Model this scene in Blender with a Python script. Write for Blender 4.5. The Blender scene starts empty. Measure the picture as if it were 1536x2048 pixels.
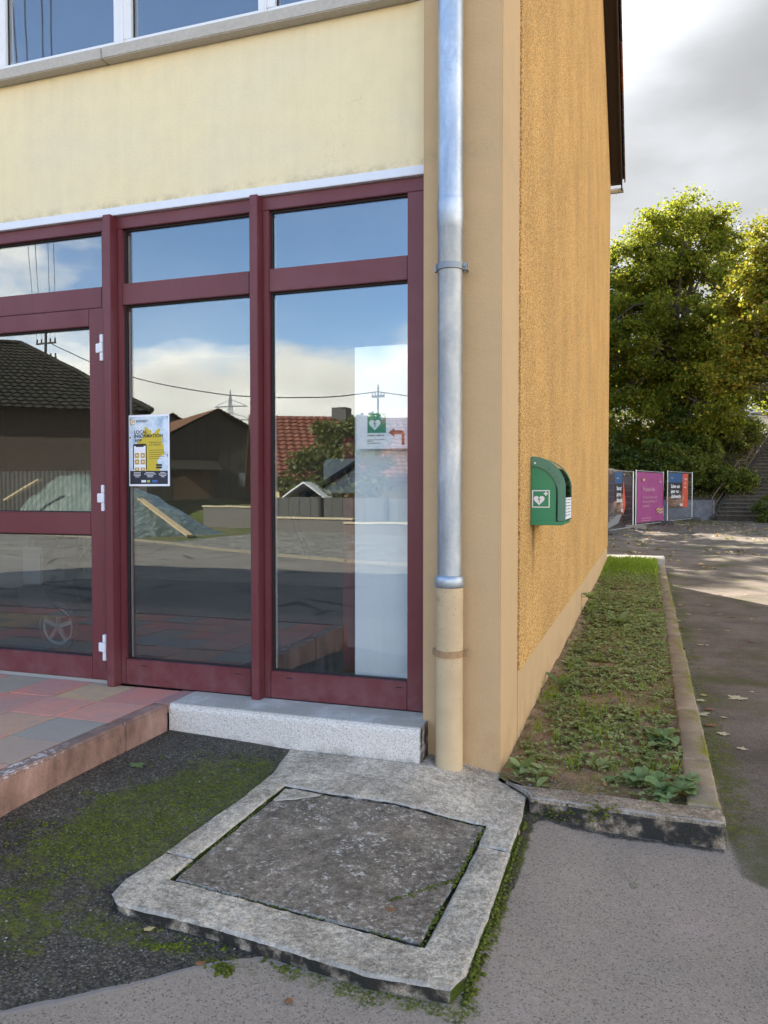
import bpy, bmesh, math, random
import numpy as np
from mathutils import Vector, Matrix
from mathutils.geometry import delaunay_2d_cdt
R = math.radians
random.seed(7)
rng = np.random.default_rng(11)
scene = bpy.context.scene
COL = scene.collection

# ------------------------------------------------------------------ camera
cam_d = bpy.data.cameras.new("camera")
cam = bpy.data.objects.new("camera", cam_d)
COL.objects.link(cam)
cam_d.sensor_fit = 'VERTICAL'
cam_d.sensor_height = 36.0
cam_d.sensor_width = 27.0
cam_d.lens = 1558.7 / 2048 * 36
cam_d.clip_start = 0.05
cam_d.clip_end = 3000
cam.location = (0.676, -3.791, 1.40)
cam.rotation_euler = (R(90 - 1.606), 0, R(18.66))
scene.camera = cam

# ------------------------------------------------------------------ sky, sun, exposure
SUN_EL = R(34.7)
SUN_AZ = math.atan2(-0.532, 0.846)          # from +Y towards +X
SUN = Vector((math.sin(SUN_AZ) * math.cos(SUN_EL), math.cos(SUN_AZ) * math.cos(SUN_EL), math.sin(SUN_EL)))
world = bpy.data.worlds.new("World")
scene.world = world
world.use_nodes = True
wn, wl = world.node_tree.nodes, world.node_tree.links
wn.clear()


def WN(t, **k):
    n = wn.new(t)
    for a, b in k.items():
        setattr(n, a, b)
    return n


def wset(sock, v):
    if hasattr(v, 'is_output') or isinstance(v, bpy.types.NodeSocket):
        wl.new(v, sock)
    else:
        sock.default_value = v


def wmath(op, a, b=0.0, c=0.0):
    n = WN('ShaderNodeMath', operation=op)
    wset(n.inputs[0], a); wset(n.inputs[1], b); wset(n.inputs[2], c)
    return n.outputs[0]


def wsmooth(x, a, b, lo=0.0, hi=1.0):
    n = WN('ShaderNodeMapRange', interpolation_type='SMOOTHSTEP')
    wset(n.inputs[0], x); wset(n.inputs[1], a); wset(n.inputs[2], b); wset(n.inputs[3], lo); wset(n.inputs[4], hi)
    return n.outputs[0]


w_out = WN('ShaderNodeOutputWorld')
w_bg = WN('ShaderNodeBackground')
w_bg.inputs['Strength'].default_value = 0.13
sky = WN('ShaderNodeTexSky', sky_type='NISHITA')
sky.sun_disc = False
sky.sun_elevation = SUN_EL
sky.sun_rotation = SUN_AZ
sky.air_density = 1.0
sky.dust_density = 0.3
sky.ozone_density = 2.6
tc = WN('ShaderNodeTexCoord')
sep = WN('ShaderNodeSeparateXYZ')
wl.new(tc.outputs['Generated'], sep.inputs[0])
dx, dy, dz = sep.outputs
vs = WN('ShaderNodeVectorMath', operation='MULTIPLY')
wl.new(tc.outputs['Generated'], vs.inputs[0]); vs.inputs[1].default_value = (1, 1, 2.4)
off = WN('ShaderNodeVectorMath', operation='ADD')
wl.new(vs.outputs[0], off.inputs[0]); off.inputs[1].default_value = (3.1, 1.7, 0.4)
n1 = WN('ShaderNodeTexNoise'); n1.inputs['Scale'].default_value = 2.3; n1.inputs['Detail'].default_value = 9; n1.inputs['Roughness'].default_value = 0.55
wl.new(off.outputs[0], n1.inputs['Vector'])
n2 = WN('ShaderNodeTexNoise'); n2.inputs['Scale'].default_value = 2.6; n2.inputs['Detail'].default_value = 6; n2.inputs['Roughness'].default_value = 0.5
off2 = WN('ShaderNodeVectorMath', operation='ADD'); wl.new(vs.outputs[0], off2.inputs[0]); off2.inputs[1].default_value = (9.0, 4.2, 2.2)
wl.new(off2.outputs[0], n2.inputs['Vector'])
# overcast towards the back of the house (+y), broken cumulus low over the village (-y)
bias = wsmooth(dy, -0.25, 0.45, 0.0, 0.55)
low = wsmooth(wmath('SUBTRACT', dz, wmath('MULTIPLY', dx, 0.10)), 0.13, 0.29, 0.42, 0.0)
thr = wmath('SUBTRACT', wmath('SUBTRACT', 0.64, bias), low)
cover = wmath('MAXIMUM', wsmooth(wmath('SUBTRACT', n1.outputs['Fac'], thr), -0.02, 0.11), wmath('MULTIPLY', wsmooth(n2.outputs['Fac'], 0.30, 0.70, 0.0, 0.11), wsmooth(dz, 0.26, 0.42, 1.0, 0.0)))
sdot = WN('ShaderNodeVectorMath', operation='DOT_PRODUCT')
wl.new(tc.outputs['Generated'], sdot.inputs[0]); sdot.inputs[1].default_value = SUN
sd = sdot.outputs['Value']
glow = wmath('POWER', wmath('MAXIMUM', sd, 0.0), 9.0)
lum = wmath('ADD', wsmooth(sd, -0.35, 0.6, 9.0, 1.05), wmath("MULTIPLY", glow, 3.9))
lum = wmath('MULTIPLY', lum, wsmooth(n2.outputs['Fac'], 0.3, 0.72, 0.62, 1.16))
ccol = WN('ShaderNodeVectorMath', operation='SCALE')
cwarm = WN('ShaderNodeMix', data_type='RGBA')
wl.new(wsmooth(sd, -0.3, 0.5), cwarm.inputs[0])
cwarm.inputs[6].default_value = (1.07, 0.985, 0.85, 1)      # clouds lit from the front
cwarm.inputs[7].default_value = (0.96, 0.985, 1.02, 1)      # grey undersides towards the sun
wl.new(cwarm.outputs[2], ccol.inputs[0])
wl.new(lum, ccol.inputs['Scale'])
mixc = WN('ShaderNodeMix', data_type='RGBA')
wl.new(cover, mixc.inputs[0]); wl.new(sky.outputs[0], mixc.inputs[6]); wl.new(ccol.outputs[0], mixc.inputs[7])
wl.new(mixc.outputs[2], w_bg.inputs['Color'])
wl.new(w_bg.outputs[0], w_out.inputs['Surface'])

sun_d = bpy.data.lights.new("sun", 'SUN')
sun_d.energy = 4.2
sun_d.angle = R(0.53)
sun_d.color = (1.0, 0.93, 0.82)
sun_o = bpy.data.objects.new("sun", sun_d)
COL.objects.link(sun_o)
sun_o.rotation_euler = (-SUN).to_track_quat('-Z', 'Y').to_euler()
sun_o.location = (-20, 30, 30)

vs_ = scene.view_settings
vs_.view_transform = 'Standard'
vs_.look = 'None'
vs_.gamma = 1.0
vs_.use_curve_mapping = False
vs_.exposure = 2.0
scene.cycles.max_bounces = 8
scene.cycles.transparent_max_bounces = 10
scene.cycles.use_denoising = True
scene.cycles.sample_clamp_indirect = 6.0


# ------------------------------------------------------------------ material helpers
class T:
    def __init__(s, name):
        s.m = bpy.data.materials.new(name)
        s.m.use_nodes = True
        s.n, s.l = s.m.node_tree.nodes, s.m.node_tree.links
        s.n.clear()
        s.out = s.n.new('ShaderNodeOutputMaterial')
        s.b = s.n.new('ShaderNodeBsdfPrincipled')
        s.l.new(s.b.outputs[0], s.out.inputs[0])
        s.tc = s.n.new('ShaderNodeTexCoord')
        s.P = s.tc.outputs['Object']

    def node(s, t, **k):
        n = s.n.new(t)
        for a, b in k.items():
            setattr(n, a, b)
        return n

    def set(s, sock, v):
        if isinstance(v, bpy.types.NodeSocket):
            s.l.new(v, sock)
        elif isinstance(v, tuple) and len(v) == 3 and sock.type == 'RGBA':
            sock.default_value = (*v, 1)
        else:
            sock.default_value = v

    def scale(s, v, vec=None):
        n = s.node('ShaderNodeMapping')
        s.l.new(vec or s.P, n.inputs[0])
        n.inputs['Scale'].default_value = v
        return n.outputs[0]

    def noise(s, sc, det=4, ro=0.55, vec=None, dist=0.0):
        n = s.node('ShaderNodeTexNoise')
        s.l.new(vec or s.P, n.inputs['Vector'])
        n.inputs['Scale'].default_value = sc; n.inputs['Detail'].default_value = det
        n.inputs['Roughness'].default_value = ro; n.inputs['Distortion'].default_value = dist
        return n.outputs['Fac']

    def vor(s, sc, vec=None, feat='F1', rand=1.0):
        n = s.node('ShaderNodeTexVoronoi', feature=feat)
        s.l.new(vec or s.P, n.inputs['Vector'])
        n.inputs['Scale'].default_value = sc
        n.inputs['Randomness'].default_value = rand
        return n.outputs['Distance'], (n.outputs['Color'] if feat == 'F1' else None)

    def sm(s, x, a, b, lo=0.0, hi=1.0):
        n = s.node('ShaderNodeMapRange', interpolation_type='SMOOTHSTEP')
        for i, v in enumerate((x, a, b, lo, hi)):
            s.set(n.inputs[i], v)
        return n.outputs[0]

    def math(s, op, a, b=0.0):
        n = s.node('ShaderNodeMath', operation=op)
        s.set(n.inputs[0], a); s.set(n.inputs[1], b)
        return n.outputs[0]

    def ramp(s, f, stops):
        n = s.node('ShaderNodeValToRGB')
        e = n.color_ramp.elements
        while len(e) < len(stops):
            e.new(0.5)
        for i, (p, c) in enumerate(stops):
            e[i].position = p
            e[i].color = (*c, 1) if len(c) == 3 else c
        s.set(n.inputs[0], f)
        return n.outputs[0]

    def mix(s, f, a, b, mode='MIX'):
        n = s.node('ShaderNodeMix', data_type='RGBA', blend_type=mode)
        s.set(n.inputs[0], f)
        s.set(n.inputs[6], a if not (isinstance(a, tuple) and len(a) == 3) else (*a, 1))
        s.set(n.inputs[7], b if not (isinstance(b, tuple) and len(b) == 3) else (*b, 1))
        return n.outputs[2]

    def vary(s, col, f, amt):
        """multiply a colour by 1 +- amt driven by f in 0..1"""
        v = s.math('ADD', 1.0 - amt, s.math('MULTIPLY', f, 2 * amt))
        n = s.node('ShaderNodeVectorMath', operation='SCALE')
        s.set(n.inputs[0], col); s.set(n.inputs['Scale'], v)
        return n.outputs[0]

    def attr(s, name):
        n = s.node('ShaderNodeAttribute')
        n.attribute_name = name
        return n.outputs['Fac']

    def bump(s, h, st=0.5, d=0.01, nrm=None):
        n = s.node('ShaderNodeBump')
        n.inputs['Strength'].default_value = st
        n.inputs['Distance'].default_value = d
        s.set(n.inputs['Height'], h)
        if nrm is not None:
            s.l.new(nrm, n.inputs['Normal'])
        return n.outputs[0]

    def fin(s, col=None, rough=None, nrm=None, metal=None, spec=None):
        if col is not None: s.set(s.b.inputs['Base Color'], col if not isinstance(col, tuple) else (*col[:3], 1))
        if rough is not None: s.set(s.b.inputs['Roughness'], rough)
        if nrm is not None: s.l.new(nrm, s.b.inputs['Normal'])
        if metal is not None: s.set(s.b.inputs['Metallic'], metal)
        if spec is not None: s.set(s.b.inputs['Specular IOR Level'], spec)
        return s.m


MATS = {}


def plain(name, col, rough=0.6, metal=0.0, var=0.08, sc=6.0, bump=0.0, bsc=60, spec=0.5):
    if name in MATS:
        return MATS[name]
    t = T(name)
    c = t.vary(t.mix(0.0, col, col), t.noise(sc, 5), var)
    nrm = t.bump(t.noise(bsc, 3), bump, 0.004) if bump else None
    MATS[name] = t.fin(c, rough, nrm, metal, spec)
    return MATS[name]


def plaster(name, col, dark, bs=0.35):
    t = T(name)
    big = t.noise(1.1, 5, 0.6)
    c = t.mix(t.sm(big, 0.35, 0.7), col, dark)
    c = t.vary(c, t.noise(9, 5), 0.06)
    c = t.vary(c, t.noise(160, 2), 0.05)
    strk = t.noise(3.0, 4, 0.6, t.scale((6, 6, 0.5)))
    c = t.vary(c, strk, 0.05)
    spots = t.sm(t.vor(14)[0], 0.035, 0.02)
    c = t.mix(t.math('MULTIPLY', spots, t.sm(t.noise(2.0), 0.55, 0.62)), c, (0.12, 0.07, 0.04))
    sp3 = t.node('ShaderNodeSeparateXYZ'); t.l.new(t.P, sp3.inputs[0])
    drip = t.math('MULTIPLY', t.sm(t.noise(7, 5, 0.65, t.scale((1, 1, 0.08))), 0.52, 0.70), t.math('MULTIPLY', t.sm(sp3.outputs[2], 3.35, 3.88), t.sm(sp3.outputs[2], 3.95, 3.9)))
    c = t.mix(t.math('MULTIPLY', drip, 0.04), c, (0.30, 0.26, 0.19))
    edge_ = t.math('MULTIPLY', t.math('MULTIPLY', t.sm(sp3.outputs[2], 3.13, 3.06), t.sm(sp3.outputs[2], 3.0, 3.06)), t.sm(t.noise(10, 6, 0.7), 0.42, 0.62))
    c = t.mix(t.math('MULTIPLY', edge_, 0.5), c, (0.40, 0.33, 0.20))
    foot_ = t.math('MULTIPLY', t.sm(sp3.outputs[2], 0.45, -0.02), t.sm(t.noise(6, 6, 0.65), 0.35, 0.65))
    c = t.mix(t.math('MULTIPLY', foot_, 0.4), c, (0.42, 0.24, 0.12))
    ck = t.node('ShaderNodeTexVoronoi', feature='DISTANCE_TO_EDGE'); ck.inputs['Scale'].default_value = 1.7
    wv_ = t.node('ShaderNodeVectorMath', operation='ADD'); t.l.new(t.P, wv_.inputs[0])
    nz_ = t.node('ShaderNodeTexNoise'); t.l.new(t.P, nz_.inputs['Vector']); nz_.inputs['Scale'].default_value = 5; nz_.inputs['Detail'].default_value = 5
    sc_ = t.node('ShaderNodeVectorMath', operation='SCALE'); t.l.new(nz_.outputs['Color'], sc_.inputs[0]); sc_.inputs['Scale'].default_value = 0.35
    t.l.new(sc_.outputs[0], wv_.inputs[1]); t.l.new(wv_.outputs[0], ck.inputs['Vector'])
    crk = t.math('MULTIPLY', t.sm(ck.outputs['Distance'], 0.004, 0.0015), t.sm(t.noise(1.4, 3), 0.55, 0.62))
    c = t.mix(t.math('MULTIPLY', crk, 0.10), c, (0.22, 0.16, 0.09))
    h = t.math('ADD', t.noise(120, 3, 0.6), t.math('MULTIPLY', t.noise(30, 3), 0.8))
    h = t.math('ADD', h, t.math('MULTIPLY', t.vor(55)[0], 0.5))
    return t.fin(c, 0.9, t.bump(h, bs, 0.004), spec=0.2)


M_cream = plaster('cream_plaster', (0.84, 0.715, 0.44), (0.80, 0.695, 0.46))
M_ochre = plaster('ochre_plaster', (0.58, 0.40, 0.215), (0.54, 0.375, 0.205), 0.4)


def pebble():
    t = T('pebbledash')
    d, c = t.vor(108)
    s = t.node('ShaderNodeSeparateColor'); t.l.new(c, s.inputs[0])
    col = t.ramp(s.outputs[0], [(0.0, (0.50, 0.24, 0.07)), (0.3, (0.77, 0.43, 0.145)), (0.7, (0.90, 0.57, 0.22)), (1.0, (0.92, 0.64, 0.27))])
    crev = t.sm(d, 0.42, 0.78)
    col = t.mix(t.math('MULTIPLY', crev, 0.62), col, (0.20, 0.095, 0.03))
    col = t.vary(col, t.sm(t.noise(1.3, 5, 0.6), 0.3, 0.7), 0.10)
    col = t.vary(col, t.noise(26, 4, 0.7), 0.14)
    strk = t.noise(1.6, 5, 0.6, t.scale((3, 3, 0.22)))
    sepz = t.node('ShaderNodeSeparateXYZ'); t.l.new(t.P, sepz.inputs[0])
    up = t.sm(sepz.outputs[2], 0.6, 4.5, 0.25, 1.0)
    col = t.mix(t.math('MULTIPLY', t.sm(strk, 0.45, 0.72), t.math('MULTIPLY', up, 0.16)), col, (0.33, 0.18, 0.072))
    # soft ambient shade under the cabinet, painted into the pebbledash colour
    yy = t.math('ABSOLUTE', t.math('SUBTRACT', sepz.outputs[1], 1.07))
    run = t.math('MULTIPLY', t.sm(yy, 0.09, 0.02), t.math('MULTIPLY', t.sm(sepz.outputs[2], 0.72, 1.16), t.sm(sepz.outputs[2], 1.24, 1.2)))
    run = t.math('MULTIPLY', run, t.sm(t.noise(9, 4), 0.3, 0.6))
    col = t.mix(t.math('MULTIPLY', run, 0.75), col, (0.15, 0.085, 0.04))
    h = t.sm(d, 0.75, 0.1)
    return t.fin(col, 0.92, t.bump(h, 0.9, 0.006), spec=0.15)


M_pebble = pebble()


def maroon():
    t = T('maroon_painted_metal')
    c = t.mix(t.sm(t.noise(3.0, 5, 0.6, t.scale((1, 1, 0.35))), 0.35, 0.7), (0.132, 0.022, 0.028), (0.152, 0.036, 0.042))
    c = t.vary(c, t.noise(40, 4), 0.07)
    sepz = t.node('ShaderNodeSeparateXYZ'); t.l.new(t.P, sepz.inputs[0])
    dust = t.math('MULTIPLY', t.sm(sepz.outputs[2], 0.55, 0.22), t.sm(t.noise(7, 5, 0.65), 0.35, 0.7))
    c = t.mix(t.math('MULTIPLY', dust, 0.22), c, (0.32, 0.22, 0.21))
    r = t.math('ADD', 0.34, t.math('MULTIPLY', t.noise(12, 4), 0.22))
    return t.fin(c, r, t.bump(t.noise(220, 2), 0.06, 0.002), spec=0.5)


M_maroon = maroon()


def zinc():
    t = T('zinc_sheet')
    n = t.noise(5, 6, 0.65, t.scale((1, 1, 0.35)), 0.6)
    c = t.ramp(n, [(0.25, (0.27, 0.31, 0.36)), (0.5, (0.43, 0.475, 0.52)), (0.75, (0.66, 0.69, 0.71))])
    d, _ = t.vor(60)
    spk = t.math('MULTIPLY', t.sm(d, 0.16, 0.06), t.sm(t.noise(5, 3), 0.52, 0.6))
    c = t.mix(spk, c, (0.16, 0.17, 0.2))
    c = t.vary(c, t.noise(34, 5, 0.7), 0.16)
    r = t.math('ADD', 0.30, t.math('MULTIPLY', t.noise(9, 6, 0.7), 0.34))
    return t.fin(c, r, t.bump(t.noise(5, 3), 0.08, 0.01), 0.9)


M_zinc = zinc()


def rustpaint():
    t = T('old_ochre_paint')
    c = t.mix(t.sm(t.noise(4, 5), 0.35, 0.7), (0.60, 0.45, 0.26), (0.50, 0.365, 0.21))
    sepz = t.node('ShaderNodeSeparateXYZ'); t.l.new(t.P, sepz.inputs[0])
    d, _ = t.vor(80)
    w = t.math('ADD', t.sm(sepz.outputs[2], 0.7, 0.92), t.sm(t.noise(5, 4), 0.48, 0.66))
    spk = t.math('MULTIPLY', t.sm(d, 0.21, 0.11), t.math('MINIMUM', w, 1.0))
    c = t.mix(spk, c, (0.17, 0.06, 0.025))
    c = t.mix(t.math('MULTIPLY', t.sm(t.noise(13, 5, 0.65), 0.60, 0.70), 0.5), c, (0.36, 0.18, 0.09))
    run = t.math('MULTIPLY', t.sm(t.noise(16, 4, 0.6, t.scale((1, 1, 0.12))), 0.58, 0.72), t.math('MULTIPLY', t.sm(sepz.outputs[2], 0.5, 0.6), t.sm(sepz.outputs[2], 0.64, 0.6)))
    c = t.mix(run, c, (0.25, 0.09, 0.035))
    c = t.mix(t.sm(sepz.outputs[2], 0.1, -0.02, 0, 0.5), c, (0.42, 0.36, 0.29))
    return t.fin(c, 0.62, t.bump(t.noise(40, 5), 0.15, 0.003))


M_cast = rustpaint()


def granite():
    t = T('light_granite')
    d, c = t.vor(260)
    s = t.node('ShaderNodeSeparateColor'); t.l.new(c, s.inputs[0])
    col = t.ramp(s.outputs[0], [(0, (0.36, 0.335, 0.29)), (0.25, (0.64, 0.595, 0.525)), (1, (0.82, 0.765, 0.685))])
    g = t.node('ShaderNodeNewGeometry')
    sn = t.node('ShaderNodeSeparateXYZ'); t.l.new(g.outputs['Normal'], sn.inputs[0])
    top = t.sm(sn.outputs[2], 0.4, 0.9)
    dirt = t.math('MULTIPLY', top, t.sm(t.noise(5, 6, 0.65), 0.2, 0.62))
    col = t.mix(t.math('MULTIPLY', dirt, 0.75), col, (0.36, 0.31, 0.23))
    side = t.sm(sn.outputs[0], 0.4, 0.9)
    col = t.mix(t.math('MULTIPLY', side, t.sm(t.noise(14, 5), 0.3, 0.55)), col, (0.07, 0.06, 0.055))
    col = t.mix(t.math('MULTIPLY', t.sm(t.vor(16)[0], 0.07, 0.04), 0.8), col, (0.07, 0.06, 0.06))
    sp = t.node('ShaderNodeSeparateXYZ'); t.l.new(t.P, sp.inputs[0])
    col = t.mix(t.math('MULTIPLY', t.sm(sp.outputs[2], 0.12, 0.03), t.sm(t.noise(11, 5), 0.4, 0.75)), col, (0.30, 0.25, 0.19))
    return t.fin(col, 0.75, t.bump(t.noise(130, 3), 0.25, 0.002))


M_granite = granite()


def oldconcrete(name, base, dark, lich=0.5, edge=True):
    t = T(name)
    c = t.mix(t.sm(t.noise(3.2, 6, 0.65), 0.3, 0.72), base, dark)
    c = t.vary(c, t.sm(t.noise(26, 6, 0.72), 0.3, 0.7), 0.42)
    c = t.vary(c, t.sm(t.noise(85, 5, 0.75), 0.3, 0.7), 0.30)
    c = t.mix(t.math('MULTIPLY', t.sm(t.noise(7.5, 7, 0.72), 0.52, 0.66), 0.55), c, dark)
    d, cc = t.vor(170)
    c = t.vary(c, d, 0.30)
    grit = t.sm(t.vor(75)[0], 0.22, 0.12)
    c = t.mix(t.math('MULTIPLY', grit, t.sm(t.noise(11, 4), 0.5, 0.7)), c, (0.035, 0.033, 0.03))
    # pale lichen crusts
    l1 = t.sm(t.noise(22, 8, 0.78, None, 0.3), 0.56, 0.64)
    l2 = t.sm(t.noise(52, 6, 0.7, None, 0.6), 0.56, 0.64)
    la = t.math('MULTIPLY', t.math('MAXIMUM', l1, t.math('MULTIPLY', l2, t.sm(t.noise(4.5, 4), 0.42, 0.6))), lich)
    c = t.mix(la, c, (0.66, 0.60, 0.51))
    pore = t.math('MULTIPLY', t.sm(t.vor(58)[0], 0.16, 0.09), t.sm(t.noise(6, 4), 0.45, 0.6))
    c = t.mix(t.math('MULTIPLY', pore, 0.7), c, (0.05, 0.045, 0.038))
    # ring lichens
    rd, _ = t.vor(6.5)
    ring = t.math('MULTIPLY', t.sm(t.math('ABSOLUTE', t.math('SUBTRACT', rd, 0.17)), 0.05, 0.015), t.math('MULTIPLY', t.sm(t.noise(60, 3), 0.35, 0.55), t.sm(t.noise(2.3, 2), 0.60, 0.64)))
    c = t.mix(t.math('MULTIPLY', ring, 0.5 * lich), c, (0.52, 0.50, 0.46))
    if edge:
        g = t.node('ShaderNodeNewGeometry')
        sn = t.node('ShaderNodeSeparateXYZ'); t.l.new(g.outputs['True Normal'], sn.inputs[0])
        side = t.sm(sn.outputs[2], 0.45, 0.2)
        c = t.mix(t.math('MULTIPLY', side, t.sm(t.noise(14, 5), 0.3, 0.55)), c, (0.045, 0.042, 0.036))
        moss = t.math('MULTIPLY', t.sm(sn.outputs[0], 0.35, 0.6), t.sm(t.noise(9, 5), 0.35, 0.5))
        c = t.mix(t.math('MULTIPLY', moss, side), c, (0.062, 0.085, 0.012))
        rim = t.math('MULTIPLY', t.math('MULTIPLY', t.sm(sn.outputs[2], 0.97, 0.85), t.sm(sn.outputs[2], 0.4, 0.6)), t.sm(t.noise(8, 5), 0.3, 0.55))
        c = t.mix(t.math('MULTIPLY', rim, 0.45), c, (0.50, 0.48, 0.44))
    h = t.math('ADD', t.noise(38, 7, 0.75), t.math('MULTIPLY', t.vor(120)[0], 0.4))
    return t.fin(c, 0.95, t.bump(h, 0.85, 0.012), spec=0.12)


M_conc = oldconcrete('weathered_concrete', (0.60, 0.505, 0.385), (0.32, 0.268, 0.20), 0.85)
M_cover = oldconcrete('dark_weathered_concrete', (0.285, 0.23, 0.17), (0.15, 0.122, 0.092), 0.95)
M_kerb = oldconcrete('mossy_kerb_concrete', (0.38, 0.295, 0.205), (0.22, 0.17, 0.12), 0.5)


def kerbmoss():
    t = T('moss_edged_kerb')
    c = t.mix(t.sm(t.noise(2.2, 6, 0.65), 0.3, 0.7), (0.36, 0.28, 0.19), (0.22, 0.17, 0.115))
    c = t.vary(c, t.noise(30, 6, 0.7), 0.22)
    c = t.vary(c, t.vor(150)[0], 0.18)
    sp = t.node('ShaderNodeSeparateXYZ'); t.l.new(t.P, sp.inputs[0])
    ed = t.sm(t.math('ADD', sp.outputs[0], t.math('MULTIPLY', t.noise(5, 5), 0.12)), 0.975, 1.04)
    m = t.math('MULTIPLY', t.math('MULTIPLY', ed, t.sm(t.noise(2.3, 6, 0.65), 0.46, 0.60)), t.sm(t.noise(38, 4, 0.65), 0.34, 0.52))
    m2 = t.math('MULTIPLY', t.sm(t.noise(3.4, 6, 0.65), 0.54, 0.68), 0.6)
    mm = t.math('MAXIMUM', m, m2)
    c = t.mix(mm, c, t.mix(t.noise(40, 3), (0.13, 0.145, 0.012), (0.30, 0.27, 0.03)))
    h = t.math('ADD', t.noise(45, 6, 0.7), t.math('MULTIPLY', mm, t.noise(120, 3)))
    return t.fin(c, 0.95, t.bump(h, 0.5, 0.008), spec=0.1)


M_kerbmoss = kerbmoss()


def tile_mat():
    t = T('concrete_paving')
    oi = t.node('ShaderNodeObjectInfo')
    off = t.node('ShaderNodeVectorMath', operation='ADD')
    t.l.new(t.P, off.inputs[0])
    c0 = oi.outputs['Color']
    big = t.noise(3.2, 6, 0.65)
    c = t.mix(t.sm(big, 0.33, 0.75, 0.1, 0.7), c0, (0.36, 0.285, 0.24))
    c = t.vary(c, t.noise(24, 5, 0.7), 0.13)
    c = t.vary(c, t.noise(220, 2), 0.12)
    wh = t.sm(t.noise(38, 4, 0.6), 0.68, 0.72)
    c = t.mix(t.math('MULTIPLY', wh, t.sm(t.noise(3, 3), 0.45, 0.6)), c, (0.55, 0.50, 0.47))
    return t.fin(c, 0.85, t.bump(t.noise(150, 4, 0.7), 0.25, 0.003), spec=0.25)


M_tile = tile_mat()


def terrkerb():
    t = T('sandstone_coloured_kerb')
    c = t.ramp(t.noise(5, 6, 0.65, t.scale((1, 1, 0.5))), [(0.28, (0.14, 0.085, 0.066)), (0.5, (0.31, 0.185, 0.145)), (0.75, (0.50, 0.325, 0.26))])
    c = t.vary(c, t.noise(60, 5, 0.7), 0.2)
    c = t.mix(t.sm(t.vor(28)[0], 0.12, 0.05), c, (0.06, 0.04, 0.03))
    g = t.node('ShaderNodeNewGeometry')
    sn = t.node('ShaderNodeSeparateXYZ'); t.l.new(g.outputs['Normal'], sn.inputs[0])
    sp = t.node('ShaderNodeSeparateXYZ'); t.l.new(t.P, sp.inputs[0])
    top = t.sm(sn.outputs[2], 0.3, 0.8)
    dk = t.math('MULTIPLY', top, t.sm(sp.outputs[1], -0.2, -1.0))
    c = t.mix(t.math('MULTIPLY', dk, 0.6), c, (0.19, 0.15, 0.13))
    lich = t.math('MULTIPLY', t.math('MULTIPLY', t.sm(t.noise(36, 6, 0.7), 0.50, 0.58), t.sm(sp.outputs[1], -0.75, -1.2)), top)
    c = t.mix(lich, c, (0.62, 0.56, 0.52))
    low = t.math('MULTIPLY', t.sm(sp.outputs[2], 0.10, 0.02), t.sm(t.noise(9, 5), 0.35, 0.6))
    c = t.mix(low, c, (0.08, 0.06, 0.035))
    return t.fin(c, 0.9, t.bump(t.math('ADD', t.noise(24, 7, 0.7), t.noise(90, 3)), 0.5, 0.006), spec=0.15)


M_tkerb = terrkerb()


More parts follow.
